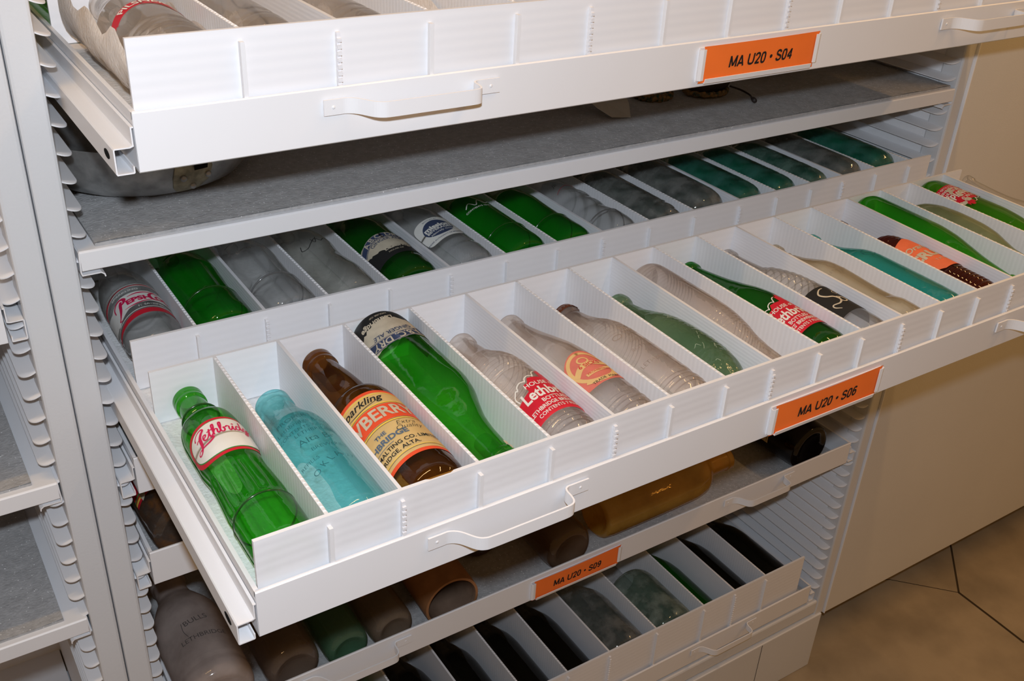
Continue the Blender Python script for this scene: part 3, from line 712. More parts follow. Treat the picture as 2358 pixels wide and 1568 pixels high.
G['bead_grey'] = paint('grey_glass_bead', (.12, .12, .12), .12, .7)
def house_label(b, u0, v0, s=1.0, torn=False, txt2='LETHBRIDGE BREWERIES LTD.'):
    w = .031; A = lambda n, m_, ps, o_, par=None, lb=None: b.art(n, m_, xf(ps, 0, 0, s), u0, v0, o_, par, lb)
    out = [(-w, -.030), (w, -.030), (w, .012), (.020, .014), (.020, .018), (.014, .020), (.0135, .027), (.0115, .024), (.0105, .029), (.0075, .030), (.0065, .0255), (.004, .027), (.0035, .017),
           (-.008, .018), (-.011, .0125), (-.015, .012), (-.0155, .003), (-.024, .0), (-w, -.002)]
    o = A('painted_label', M['red_p'], poly(out), .0003, None, 'red painted label with white lettering' + (', flaking' if torn else ''))
    W_ = M['white_p']
    A('lettering', W_, T('HOUSE of', .0070, -.003, .0085, bold=.012, shear=.12, sx=.9) , .0006, o)
    A('lettering', W_, T('Lethbridge', .0170, .001, -.0030, bold=.026, shear=.12, sx=.72), .0006, o)
    A('lettering', W_, T('BOTTLED  BY', .0062, .002, -.0135, bold=.015, sx=.85), .0006, o)
    A('lettering', W_, T(txt2, .0058, 0, -.0195, bold=.018, sx=.78) + T('CONTENTS 7 FLUID OZS.', .0052, 0, -.0255, bold=.012, sx=.85), .0006, o)
    cl = rib([(-.027, .000), (-.0275, .006), (-.0245, .010), (-.0225, .012), (-.0215, .0105), (-.0195, .0145), (-.016, .0165), (-.0125, .0155), (-.012, .0145), (-.010, .0185), (-.006, .0205), (-.003, .0195), (-.0025, .0185), (0, .024), (.003, .026)], .0010)
    A('painted_cloud', W_, cl, .0004, None, 'white painted cloud line')
    if torn:
        sp = []
        r2 = random.Random(3)
        for k in range(26): sp += ell(r2.uniform(-.02, .02), r2.uniform(-.02, .018), r2.uniform(.001, .006), r2.uniform(.001, .004), 7, r2.random() * 3)
        b.art('flaked_patch', M['cream_p'], sp, u0, v0, .0009, o, 'flaked patches of bare pale paint')
def abc_label(b, u0, v0, w=.062, h=.046, ks=1.0):
    o = b.art('painted_label', M['blk_p'], poly([(-w, -h / 2), (w, -h / 2), (w, h * .2), (w * .6, h * .32), (-w * .6, h * .32), (-w, h * .2)]), u0, v0, .0003, label='black, cream and blue painted label')
    r2 = random.Random(5); top = []; n = 44
    for k in range(n): top.append((-w * .96 + 1.92 * w * k / (n - 1), h * .44 - .010 * abs(k / (n - 1) - .5) * 2 + r2.uniform(-.0006, .0006)))
    bot = [(x, -h * .12 - .012 * math.cos(x / w * 4) * .5 + r2.uniform(-.0016, .0016)) for x, _ in reversed(top)]
    b.art('cream_ground', M['cream_p'], poly(top + bot), u0, v0, .0005, o, 'cream paint with ragged edge')
    a = .72; Rr = .055
    nv = b.art('arched_band', M['navy_p'], band(0, h * .34 - Rr, -a, a, Rr - .0065 * ks, Rr + .0065 * ks), u0, v0, .0008, o, 'slate blue arched band')
    b.art('band_edge', M['cream_p'], band(0, h * .34 - Rr, -a, a, Rr + .0050 * ks, Rr + .0057 * ks) + band(0, h * .34 - Rr, -a, a, Rr - .0057 * ks, Rr - .0050 * ks), u0, v0, .0010, nv)
    b.art('lettering', M['cream_p'], T('A.B.C. DRY', .0125 * ks, 0, h * .34, bold=.02, arc=Rr, sx=.9), u0, v0, .0011, nv)
    b.art('lettering', M['navy_p'], T('GINGER ALE', .0085 * ks, 0, h * .34 - .0115 * ks, bold=.012, arc=Rr, sx=.9), u0, v0, .0011, o)
    b.art('lettering', M['cream_p'], T('Lethbridge', .0105 * ks, .006, -h * .20, bold=.03, shear=.15, sx=.8) + T('HOUSE OF', .004, .0, -h * .34, bold=.01), u0, v0, .0011, o)

def yc(i, xf_=X6F, xb_=X6B, lo=.0045, hi=1.1955):
    F = [lo] + list(xf_) + [hi]; Bk = [lo] + list(xb_) + [hi]
    return (F[i] + F[i + 1] + Bk[i] + Bk[i + 1]) / 4, -math.atan(((Bk[i] + Bk[i + 1]) - (F[i] + F[i + 1])) / 2 / .27), min(F[i + 1] - F[i], Bk[i + 1] - Bk[i]) / 2 - .002
def put(i, name, label, prof, mat, yb, inv=False, row='f', dx=0.0, **kw):
    if row == 'f':
        F_ = [.0045] + X6F + [1.1955]; B_ = [.0045] + X6B + [1.1955]; a_, c_ = (F_[i] + F_[i + 1]) / 2, (B_[i] + B_[i + 1]) / 2
        _, _, hw = yc(i); x = a_ + (c_ - a_) * (yb + .3296) / .267; yaw = -math.atan((c_ - a_) / .267)
        if not inv: kw.setdefault('tilt', -.018 if i < 8 else -.002)
    if row == 'f': g = 'bottles in the front row of the S06 tray'; fz = FZ6
    elif row == 'r': x, yaw, hw = yc(i, X6R, X6R, .0055, 1.2105); g = 'bottles in the rear row of the S06 tray'; fz = FZ6
    elif row == 't': x, yaw, hw = yc(i, X4, X4, .0035, 1.1955); g = 'clear bottles wrapped in foam in the top tray'; fz = FZ4 + .006
    else: x, yaw, hw = yc(i, X10, X10, .0045, 1.16); g = 'bottles in the lowest tray'; fz = FZ10
    if row in 'fr': prof = [(z, r * ((1.085 if i < 7 else 1.05) if row == 'f' else 1.06)) for z, r in prof]
    R = max(r for _, r in prof)
    if R > hw - .0006: 
        k = (hw - .0006) / R; prof = [(z, r * k) for z, r in prof]
    return Bottle(name, label, 'bottle', g, prof, mat, x + dx, yb, fz, yaw=yaw + (PI if inv else 0), **kw)

# --- front row
b = put(0, 'glass_bottle', 'bright green bottle with white and red Lethbridge label and fluted waist', [(0, .0255), (.004, .0282), (.012, .0295), (.050, .0298), (.0545, .0298), (.057, .0284), (.060, .0284), (.075, .0290), (.095, .0280), (.118, .0268), (.128, .0276), (.140, .0288), (.180, .0290), (.195, .0275), (.203, .0235), (.2055, .0180), (.2075, .0168), (.214, .0160), (.2155, .0182), (.2185, .0182), (.220, .0158), (.232, .0150), (.241, .0144), (.242, .0160), (.246, .0162), (.248, .0148), (.2495, .0160), (.2555, .0160), (.258, .0140)], G['green'], -.3285, seg=84, roll=.10, dx=-.0005, mod=flutes(.060, .118, 14, .13))
bead(b, .2170, .0011, G['bead_green']); bead(b, .0560, .0009, G['bead_green'])
sc = b.art('painted_label', M['red_p'], ell(0, 0, .0415, .0262, 60, p=2.7), -.001, .149, .0003, label='white label with red border and red script')
wp = b.art('label_ground', M['moss_p'], ell(0, 0, .0382, .0229, 60, p=2.7), .0, .149, .0005, sc)
wp = b.art('label_ground', M['white_p'], ell(0, 0, .0372, .0219, 60, p=2.7), .0, .149, .0007, sc)
b.art('lettering', M['crimson_p'], xf(lethbridge_script(), -.003, .002, .0054), .002, .152, .0011, wp)
def wavy(f, A=.006):
    return f
b = put(1, 'glass_bottle', 'aqua blue bottle covered in raised lettering', [(0, .0240), (.004, .0268), (.012, .0284), (.10, .0287), (.128, .0284), (.143, .0268), (.156, .0225), (.168, .0185), (.178, .0165), (.186, .0158), (.188, .0168), (.192, .0170), (.194, .0160), (.197, .0168), (.204, .0170), (.207, .0148)], G['aqua'], -.3270, dx=.002)
for t_, s_, u_, v_, r_ in (('PROPERTY OF', .0085, .003, .136, 0), ('Lethbridge Brewing', .0075, .002, .126, 0), ('CONTENTS 7 OZS', .0060, -.005, .117, 0), ('Alta Br', .0115, .000, .098, .0), ('BREWERIES', .0065, .006, .084, 0), ('LETHBRIDGE ALTA', .0065, .012, .110, 0), ('O K L A', .0095, -.006, .062, .45), ('REFILLS', .006, -.018, .072, 0), ('1 9 2 7', .0065, .012, .066, 0)):
    b.art('raised_lettering', G['emboss_dk'], T(t_, s_, 0, 0, bold=-.012, rot=r_), u_, v_, .0004)
rs_ = []
for k in range(6): rs_ += rib([(.014 + .0018 * k, .108), (.0155 + .0018 * k, .1155)], .0007)
b.art('raised_lettering', G['emboss_dk'], rs_, 0, 0, .0004)
b = put(2, 'glass_bottle', 'amber bottle with red and tan strawberry drink label', [(0, .0262), (.004, .0290), (.012, .0302), (.130, .0305), (.141, .0300), (.150, .0278), (.156, .0240), (.158, .0205), (.163, .0190), (.185, .0178), (.205, .0160), (.222, .0142), (.233, .0136), (.2345, .0152), (.239, .0154), (.241, .0142), (.2425, .0152), (.2505, .0152), (.253, .0135)], G['amber'], -.3285)
uc, vc, hw, v0_, v1_ = -.030, 0, .066, .028, .132
o = b.art('paper_label', M['vermil_p'], poly([(-hw, v0_), (hw, v0_), (hw, v1_ - .012), (hw - .010, v1_ - .003), (.03, v1_), (-.03, v1_), (-hw, v1_ - .012)]), uc, 0, .0003, label='paper label with red border')
tn_ = b.art('label_ground', M['tan_p'], poly([(-hw + .004, v0_ + .0042), (hw - .004, v0_ + .0042), (hw - .004, v1_ - .015), (hw - .012, v1_ - .0075), (.03, v1_ - .0045), (-.03, v1_ - .0045), (-hw + .004, v1_ - .015)]), uc, 0, .0005, o, 'tan label ground')
for l_, w_ in (([(-hw + .005, v1_ - .0070), (.03, v1_ - .0070), (hw - .012, v1_ - .0095)], .0012), ([(-hw + .005, .109), (hw - .005, .109)], .0015), ([(-hw + .005, .0805), (hw - .005, .0805)], .0015), ([(-hw + .005, .0375), (hw - .005, .0375)], .0008)):
    b.art('border_line', M['yellow_p'], rib(l_, w_), uc, 0, .0008, tn_, 'yellow line')
for v_ in (.1077, .0818, .0360, .0792): b.art('border_line', M['blk_p'], rib([(-hw + .005, v_), (hw - .004, v_)], .0004), uc, 0, .0010, tn_, 'thin black line')
b.art('colour_band', M['vermil_p'], poly([(-hw + .004, .0830), (hw - .004, .0830), (hw - .004, .1070), (-hw + .004, .1070)]), uc, 0, .0007, tn_, 'red band')
b.art('lettering', M['cream_p'], T('STRAWBERRY', .0215, 0, .0950, bold=.025, sx=.84), uc - .001, 0, .0011, tn_)
b.art('lettering', M['blk_p'], T('Sparkling', .0130, .012, .1185, bold=.012, shear=.35, sx=.95) + rib([(-.004, .1125), (.008, .1105), (.026, .1135), (.034, .1200)], [.0003, .0009, .0006, .0002]), uc, 0, .0011, tn_)
b.art('lettering', M['blk_p'], T('Extra', .0085, 0, .0735, bold=-.015, shear=.3) + T('Quality', .0085, 0, .0665, bold=-.015, shear=.3), uc + .036, 0, .0011, tn_)
b.art('lettering', M['blue_p'], T('THE', .0062, .010, .0700, bold=.03) + T('LETHBRIDGE', .0092, .006, .0610, bold=.035, sx=1.0) + rib([(-.018, .0550), (.016, .0550)], .0006), uc, 0, .0011, tn_)
b.art('lettering', M['blk_p'], T('BREWING AND MALTING CO. LIMITED', .0066, .004, .0500, bold=.015, sx=.95) + T('LETHBRIDGE, ALTA.', .0066, .006, .0425, bold=.015, sx=.98), uc, 0, .0011, tn_)
b = put(3, 'glass_bottle', 'green A.B.C. Dry bottle lying upside down, third right of the leftmost green bottle', [(0, .0262), (.004, .0290), (.012, .0300), (.100, .0302), (.130, .0300), (.150, .0276), (.172, .0212), (.192, .0162), (.215, .0138), (.242, .0130), (.243, .0142), (.248, .0142), (.249, .0133), (.2505, .0142), (.2555, .0142), (.258, .0125)], G['green'], -.0640, inv=True)
abc_label(b, .006, .037, .066, .068, 1.0)
b.art('torn_foil', M['cream_p'], poly([(-.006, 0), (.004, -.001), (.006, .008), (.002, .016), (-.002, .006)]), -.018, .236, .0012, label='scrap of torn neck foil')
b = put(4, 'glass_bottle', 'clear pinkish bottle with red House of Lethbridge label', [(0, .0235), (.004, .0262), (.009, .0272), (.014, .0264), (.018, .0272), (.024, .0268), (.030, .0276), (.118, .0278), (.135, .0268), (.150, .0235), (.164, .0180), (.178, .0140), (.190, .0126)] + LIP(.2150, .0140), G['clear_warm'], -.3270, mod=both(rings_(.105, .168, .006, .06), rings_(.004, .030, .006, .05)), rings=150, roll=.1)
house_label(b, .004, .064, 1.2)
b = put(5, 'glass_bottle', 'clear bottle with faded pink and yellow shield label', [(0, .0235), (.004, .0260), (.009, .0270), (.014, .0262), (.019, .0270), (.025, .0264), (.032, .0272), (.10, .0276), (.125, .0262), (.150, .0222), (.175, .0172), (.195, .0140), (.208, .0128)] + LIP(.2260, .0140), G['clear_warm'], -.3270, mod=rings_(.004, .032, .006, .055), rings=140)
sh = [(-.0270, .004), (-.022, .016), (-.010, .026), (.004, .030), (.018, .026), (.027, .016), (.0290, -.004), (.026, -.022), (.018, -.027), (-.018, -.027), (-.026, -.020)]
o = b.art('paper_label', M['coral_p'], poly([tuple(p) for p in smooth_path([(x, y, 0) for x, y in sh] + [(sh[0][0], sh[0][1], 0)], 4)][:-1]), -.002, .075, .0003, label='faded pink and yellow shield label')
b.art('label_ring', M['amberlab_p'], ring(0, .001, .0235, .0255, .0040), -.002, .075, .0006, o)
b.art('label_ribbon', M['amberlab_p'], rib([(-.020, -.004), (-.010, .003), (.002, .005), (.012, .002), (.024, .004)], .0065) + rib([(-.012, -.010), (.006, -.009), (.019, -.004)], .0040) + band(0, 0, 2.35, 3.95, .0205, .0262), -.002, .075, .0008, o)
b.art('label_figure', M['amberlab_p'], ring(-.002, .012, .0062, .0055, .0018), -.002, .075, .0008, o)
b.art('lettering', M['red_p'], T('6 SICKS', .0070, 0, .0038, bold=.01) + T('PROHIBITION', .0040, .002, -.0095, bold=.0), -.002, .075, .0011, o)
b.art('lettering', M['blk_p'], T('TRADE  MARK', .0048, .001, -.0235, bold=.0), -.002, .075, .0011, o)
b = put(6, 'glass_bottle', 'clear embossed bottle closed by a rusty crown cap', [(0, .0235), (.004, .0262), (.010, .0274), (.016, .0264), (.021, .0274), (.027, .0266), (.034, .0276), (.115, .0280), (.135, .0270), (.152, .0235), (.168, .0182), (.184, .0145), (.195, .0130)] + LIP(.2160, .0138), G['clear_warm'], -.3265, mod=both(rings_(.110, .168, .0050, .05, .6), rings_(.004, .034, .006, .055)), rings=150)
mb = MB(); n = 21; pr = [(.0155, .2065), (.0152, .2090), (.0146, .2150), (.0135, .2172), (.0, .2176)]
for (r0, z0), (r1, z1) in zip(pr[:-1], pr[1:]):
    vs = []
    for k in range(2 * n):
        a = PI * k / n
        for r, z in ((r0, z0), (r1, z1)): vs.append(((r + (.0007 if k % 2 and z < .210 else 0)) * math.sin(a), -(r + (.0007 if k % 2 and z < .210 else 0)) * math.cos(a), z))
    mb.add(vs, [(2 * k, 2 * ((k + 1) % (2 * n)), 2 * ((k + 1) % (2 * n)) + 1, 2 * k + 1) for k in range(2 * n)])
tag(mb.build('crown_cap', M['rust'], b.root, smooth=True), 'rusty crown cap')
for t_, s_, u_, v_ in (('BOTTLING', .0070, .002, .080), ('CO', .006, .002, .070), ('LETHBRIDGE', .0075, -.002, .055), ('WESTERN', .0065, .006, .093)):
    b.art('raised_lettering', G['emboss_lt'], T(t_, s_, 0, 0, bold=-.015), u_, v_, .0005)
st = []
for k in range(9): st += rib([(.001 + .0016 * k, .100 + .001 * k), (-.002 + .0022 * k, .112), (-.001 + .0018 * k, .125 - .0008 * k)], .0006)
b.art('raised_feathers', G['emboss_lt'], st + ring(-.012, .108, .0055, .0040, .0009), .0, .0, .0005, label='raised sunburst figure')
torp = lambda L, R: [(0, .0015), (.004, R * .30), (.012, R * .56), (.028, R * .82), (.050, R * .96), (.075, R), (.105, R * .97), (.130, R * .86), (.150, R * .66), (.168, R * .50), (L - .018, R * .43), (L - .016, R * .50), (L - .010, R * .56), (L - .003, R * .54), (L, R * .44)]
b = put(7, 'glass_bottle', 'sage green torpedo bottle with rounded end and raised pattern', torp(.208, .0292), G['sage'], -.3240, punt=0, mod=rings_(.03, .150, .007, .018, 1.5))
e_ = []; r3 = random.Random(9)
for k in range(16):
    u_, v_ = r3.uniform(-.02, .016), r3.uniform(.03, .125); e_ += rib([(u_, v_), (u_ + r3.uniform(.002, .006), v_ + r3.uniform(-.006, .006)), (u_ + r3.uniform(.004, .010), v_ + r3.uniform(-.004, .010))], .00045)
b.art('raised_pattern', paint('sage_relief', (.34, .42, .31), .3, .5), e_, 0, 0, .0004, label='raised basket pattern')
b = put(8, 'glass_bottle', 'clear ringed bottle lying upside down right of the sage green torpedo bottle', [(0, .0235), (.004, .0262), (.012, .0272), (.100, .0274), (.130, .0262), (.155, .0222), (.175, .0172), (.195, .0145), (.215, .0130)] + LIP(.236, .0136), G['clear_warm'], -.0900, inv=True, mod=both(rings_(.008, .060, .0052, .03), rings_(.125, .185, .0052, .04, 1.0), flutes(.19, .218, 8, .1)), rings=170)
b = put(9, 'glass_bottle', 'slim green bottle with red House of Lethbridge label, neck at the back', [(0, .0235), (.004, .0262), (.012, .0272), (.105, .0274), (.125, .0255), (.150, .0205), (.175, .0160), (.200, .0128), (.216, .0112)] + LIP(.2340, .0130), G['green_dk'], -.3260)
house_label(b, -.004, .066, 1.15, txt2="SICKS' BREWERIES LTD.")
b = put(10, 'glass_bottle', 'clear spiral-ribbed bottle with black band label', [(0, .0220), (.003, .0245), (.009, .0262), (.016, .0258), (.018, .0268), (.100, .0272), (.125, .0262), (.150, .0225), (.170, .0175), (.180, .0130), (.200, .0115), (.218, .0108)] + LIP(.2400, .0128), G['clear'], -.3260, mod=rings_(.095, .182, .0095, .085, 1.0), rings=190)
o = b.art('painted_label', M['blk_p'], poly([(-.042, .034), (.042, .034), (.042, .090), (-.042, .090)]), 0, 0, .0003, label='black band with pale script')
b.art('lettering', M['cream_p'], rib([(.006, .0850), (.000, .0840), (-.006, .0780), (-.003, .0700), (.004, .0650), (.006, .0570), (.000, .0520), (-.008, .0540), (-.0095, .0500), (-.005, .0440)], [.001, .0015, .002, .0024, .0024, .0024, .002, .0015, .0015, .001]) + rib([(.006, .0640), (.012, .0600), (.013, .0540), (.008, .0520), (.0055, .0570), (.009, .0620)], .0017) + rib([(.013, .080), (.016, .073), (.013, .070), (.010, .074), (.014, .077)], .0008), -.006, 0, .0007, o)
b.art('raised_lettering', M['blk_p'], T('ORCHARD', .0055, 0, 0, bold=.01), .004, .027, .0005) if False else None
b = put(11, 'glass_bottle', 'clear straw-tinted bottle with flat side panels', [(0, .0215), (.003, .0238), (.012, .0256), (.030, .0258), (.045, .0236), (.060, .0232), (.120, .0252), (.140, .0242), (.160, .0190), (.180, .0135), (.198, .0112)] + LIP(.2250, .0128), glass('straw_tinted_glass', (.965, .935, .86), haze=.12, hazecol=(.92, .84, .70), edge=9, refr=.2, wob=.4), -.3260, mod=both(flutes(.040, .135, 8, .06), rings_(.185, .212, .009, .12)), rings=130)
b.art('raised_pattern', M['cream_p'] if False else G['emboss_lt'], T('LETHBRIDGE', .006, 0, 0, bold=-.02), 0, .118, .0004)
b.art('raised_ring', G['emboss_lt'], ring(0, .012, .006, .006, .0007), 0, .118, .0004)
b = put(12, 'glass_bottle', 'teal blue bottle with plain sides', [(0, .0215), (.003, .0240), (.010, .0262), (.030, .0266), (.120, .0262), (.140, .0242), (.158, .0190), (.178, .0130), (.198, .0100)] + LIP(.2260, .0118), G['teal'], -.3260, mod=flutes(.020, .13, 8, .03), rings=110)
b.art('raised_pattern', G['emboss_dk'], T('ALTA', .008, 0, 0, bold=-.02), 0, .132, .0004)
b.art('raised_ring', G['emboss_dk'], ring(0, 0, .0095, .0085, .0008), 0, .132, .0004)
b = put(13, 'glass_bottle', 'dark brown-red ringed bottle with coral Orange Crush label', [(0, .0225), (.003, .0250), (.010, .0262), (.100, .0264), (.135, .0258), (.155, .0235), (.166, .0180), (.174, .0112), (.205, .0095)] + LIP(.2400, .0118), G['maroon'], -.3250, mod=both(rings_(.006, .054, .0060, .06), rings_(.138, .166, .0060, .06), rings_(.212, .227, .0075, .12)), rings=190)
o = b.art('painted_label', M['orange_p'], poly([(-.026, .066), (-.012, .056), (.020, .056), (.032, .070), (.024, .128), (.0, .136), (-.022, .128)]), 0, 0, .0008, label='coral orange painted label')
b.art('lettering', M['cream_p'], T('Orange', .0125, -.002, .1090, bold=.02, shear=.2) + T('CRUSH', .0190, .001, .0900, bold=.05) + T('T.M. REG.', .0060, .004, .0740, bold=.0), 0, 0, .0012, o)
b = put(14, 'glass_bottle', 'plain green bottle lying upside down beyond the Orange Crush bottle', [(0, .0245), (.004, .0270), (.012, .0285), (.110, .0286), (.140, .0262), (.165, .0215), (.190, .0165), (.215, .0128), (.230, .0110)] + LIP(.2480, .0126), G['green'], -.0700, inv=True, roll=.3)
b.art('raised_seam', M['moss_p'], rib([(0, .15), (0, .22)], .0006), .012, 0, .0006)
b = put(15, 'glass_bottle', 'pale sage torpedo bottle with round end at the right edge of the photo', torp(.215, .0300), G['sage_pale'], -.095, inv=True, punt=0)
b = put(16, 'glass_bottle', 'olive green bottle with flaked red label, lying upside down', [(0, .0245), (.004, .0268), (.012, .0280), (.110, .0282), (.140, .0262), (.165, .0215), (.190, .0165), (.215, .0128), (.230, .0112)] + LIP(.2480, .0126), G['green_olive'], -.0700, inv=True, roll=.1)
house_label(b, .002, .060, torn=True)
b = put(17, 'glass_bottle', 'slim clear bottle in the last cell at the right end', [(0, .0175), (.004, .0195), (.012, .0205), (.100, .0208), (.120, .0190), (.140, .0140), (.165, .0105), (.190, .0085)] + LIP(.2150, .0100), G['clear_dull'], -.300, tilt=.15, lift=.002)

# --- rear row
def soda(L=.24, R=.029, waist=.0, neck=.013, sh=.15):
    return [(0, R * .86), (.004, R * .95), (.012, R), (.050, R), (.054, R * (1 - waist * .4)), (.060, R * (1 - waist)), (.095, R * (1 - waist * .6)), (sh - .03, R), (sh, R * .93), (sh + .02, R * .72), (sh + .045, R * .52), (L - .02, neck * .92)] + LIP(L, neck)
RY = .0062
b = put(0, 'glass_bottle', 'clear bottle with red and white Pepsi-Cola label', [(0, .0255), (.006, .0292), (.016, .0310), (.032, .0318), (.105, .0318), (.112, .0308), (.118, .0318), (.14, .030), (.165, .024), (.2, .015)] + LIP(.238, .0135), G['clear_dull'], RY, row='r', dx=-.001)
V0 = .070; U0 = -.002
gr = b.art('painted_label', M['red_p'], poly([(-.048, -.031), (.048, -.031), (.048, -.0255), (.020, -.0215), (-.010, -.0215), (-.048, -.0290)]), U0, V0, .0003, label='red lower stripe of the label')
b.art('painted_stripe', M['red_p'], poly([(-.048, .030), (-.048, .022), (-.030, .0290), (-.012, .0325), (.018, .0325), (.048, .026), (.048, .0275), (.018, .0345), (-.012, .0345), (-.030, .0325)]), U0, V0, .0003, gr, 'red upper stripe of the label')
wb = b.art('label_ground', M['white_p'], poly([(-.048, -.016), (-.030, -.0205), (-.012, -.010), (.010, -.006), (.048, -.010), (.048, .010), (.015, .0185), (-.015, .0185), (-.032, .010), (-.048, .018)]) + rib([(-.048, -.0245), (-.012, -.0195), (.02, -.0195), (.048, -.0235)], .0012) + rib([(-.048, .020), (-.030, .0275), (-.012, .0312), (.018, .0312), (.048, .0255)], .0010) + rib([(-.048, .035), (-.012, .0362), (.018, .0362), (.048, .030)], .0012), U0, V0, .0006, gr)
R_ = M['crimson_p']
b.art('lettering', R_, rib([(-.0235, -.0185), (-.0270, -.0165), (-.0240, -.0120), (-.0205, -.004), (-.0180, .006), (-.0160, .0110)], [.0012, .0015, .002, .0035, .0042, .003]) + rib([(-.0270, .000), (-.0262, .008), (-.0210, .0135), (-.0150, .0145), (-.0120, .0110), (-.0140, .0060), (-.0185, .0045)], [.0012, .0018, .002, .003, .0042, .0030, .0012])
      + T('EPSI', .0120, -.0020, .0015, bold=.05, sx=.98) + T('-', .012, .0095, .003, bold=.05) + rib([(-.016, -.0075), (-.004, -.0080), (.008, -.005), (.016, -.002)], [.0006, .002, .0015, .0005])
      + rib([(.0230, .0105), (.0180, .0125), (.0135, .0090), (.0125, .0020), (.0155, -.0030), (.0210, -.0020)], [.002, .0018, .0030, .004, .0026, .0010]) + rib([(-.008, .0125), (.004, .0140), (.0200, .0145)], [.0008, .0022, .0012]) + T('OLA', .0120, .0285, .0015, bold=.05, sx=.95), U0, V0, .0010, wb)
b.art('lettering', M['white_p'], T('SPARKLING', .0050, -.009, .0245, bold=.01, sx=1.2) + T('IT SATISFIES', .0046, .010, -.0132, bold=.01, sx=1.1), U0, V0, .0006, gr)
b = put(1, 'glass_bottle', 'emerald fluted bottle next to the Pepsi-Cola bottle', soda(.24, .0305, .06), G['green_rear'], RY, row='r', mod=flutes(.058, .125, 12, .09), seg=72); bead(b, .055, .0009, G['bead_green'])
b = put(2, 'glass_bottle', 'clear fluted bottle between green bottle and clear script bottle', soda(.24, .0305, .07), G['clear_dull'], RY, row='r', mod=flutes(.062, .13, 12, .10), seg=72); bead(b, .056, .0009, G['bead_grey'])
b.art('raised_lettering', G['emboss_lt'], T('CONTENTS 10 OZ', .0045, 0, 0), 0, .128, .0004)
b = put(3, 'glass_bottle', 'clear waisted bottle with black script swirl on the shoulder', [(0, .026), (.004, .0290), (.012, .0305), (.040, .0310), (.065, .0290), (.085, .0272), (.095, .0276), (.12, .0295), (.15, .027), (.175, .020), (.21, .0135)] + LIP(.238, .0135), glass('brown_rimmed_clear_glass', (.93, .93, .91), haze=.10, hazecol=(.66, .64, .60), edge=9, refr=.08, wob=.4), RY, row='r', mod=flutes(.09, .14, 6, .03))
b.art('painted_script', M['blk_p'], rib([(-.02, .112), (-.022, .104), (-.014, .102), (-.006, .110), (.002, .118), (.008, .112), (.014, .118), (.022, .112)], .0010) + rib([(-.004, .118), (.0, .110), (.004, .122)], .0009), 0, 0, .0004, label='thin black painted script')
b = put(4, 'glass_bottle', 'dark green A.B.C. Dry Ginger Ale bottle with upright label in the rear row', [(0, .0255), (.006, .0295), (.014, .0312), (.024, .0316), (.030, .0312), (.13, .0312), (.155, .0285), (.185, .020), (.21, .0145)] + LIP(.24, .0138), G['green_dk'], RY, row='r')
abc_label(b, -.004, .064, .050, .060, .95)
b = put(5, 'glass_bottle', 'clear bottle with white and dark round Mission Beverages label', [(0, .0265), (.004, .0292), (.010, .0310), (.018, .0304), (.024, .0314), (.032, .0304), (.040, .0310), (.13, .0310), (.155, .028), (.185, .020), (.21, .0145)] + LIP(.24, .0138), G['clear_dull'], RY, row='r')
o = b.art('painted_label', M['white_p'], ell(0, 0, .0270, .0270, 48, rot=PI / 4 * 0, p=4.5), -.008, .078, .0003, label='white rounded square label with dark disc')
dk = b.art('label_disc', M['navy_p'], ell(.001, .001, .0195, .0185, 40), -.008, .078, .0006, o)
b.art('lettering', M['white_p'], T('mission', .0120, .001, .0040, bold=.045, sx=.95) + T('BEVERAGES', .0066, .001, -.0035, bold=.03) + T('Naturally Good', .0048, .001, -.0100, bold=.01, shear=.3), -.008, .078, .0009, dk)
b.art('lettering', M['navy_p'], T('UNDER AUTHORITY OF MISSION DRY', .0034, .001, -.0222, bold=.01, arc=-.1) + T('BOTTLED BY', .0034, .001, .0222, arc=.1), -.008, .078, .0007, o)
b = put(6, 'glass_bottle', 'green bottle with white Contents lettering ring and script', soda(.24, .0315, .0), G['green_rear'], RY, row='r', mod=rings_(.052, .058, .006, .03)); bead(b, .048, .0008, G['bead_green'])
b.art('lettering', M['white_p'], T('CONTENTS 10 FL. OZS.', .0048, 0, 0, bold=.02) , 0, .108, .0005)
b.art('painted_script', M['white_p'], rib([(-.02, .116), (-.012, .124), (-.006, .114), (.002, .126), (.008, .116), (.018, .124)], .0014), 0, 0, .0005)
b = put(7, 'glass_bottle', 'plain green bottle beside the divider left of a clear embossed bottle', soda(.24, .0315, .05), G['green_rear'], RY, row='r'); bead(b, .053, .0008, G['bead_green'])
b = put(8, 'glass_bottle', 'clear bottle with swirled glass and thin red script', [(0, .0255), (.004, .0282), (.012, .0296), (.032, .0300), (.040, .0286), (.050, .0278), (.10, .029), (.15, .026), (.19, .016)] + LIP(.24, .0135), G['clear_dull'], RY, row='r', mod=rings_(.035, .14, .03, .08, 2.0), rings=120); bead(b, .036, .0008, G['bead_grey'])
b.art('painted_script', M['red_p'], rib([(-.022, .118), (-.01, .128), (.004, .132), (.016, .128)], .0007), 0, 0, .0004)
b.art('painted_script', M['blk_p'], T('JB', .009, 0, 0, shear=.2, bold=-.02), -.012, .140, .0004)
b = put(9, 'glass_bottle', 'grey dusty cylinder bottle with bubbled base', [(0, .025), (.004, .0285), (.012, .0300), (.030, .0302), (.14, .0298), (.16, .026), (.18, .016)] + LIP(.23, .0135), G['smoke'], RY, row='r', mod=rings_(.004, .03, .026, .06))
rl = lambda R: [(0, .002), (.0025, R * .50), (.007, R * .76), (.015, R * .93), (.030, R * .995), (.055, R), (.14, R * .98), (.165, R * .8), (.185, R * .5), (.20, .0135)] + LIP(.235, .0135)
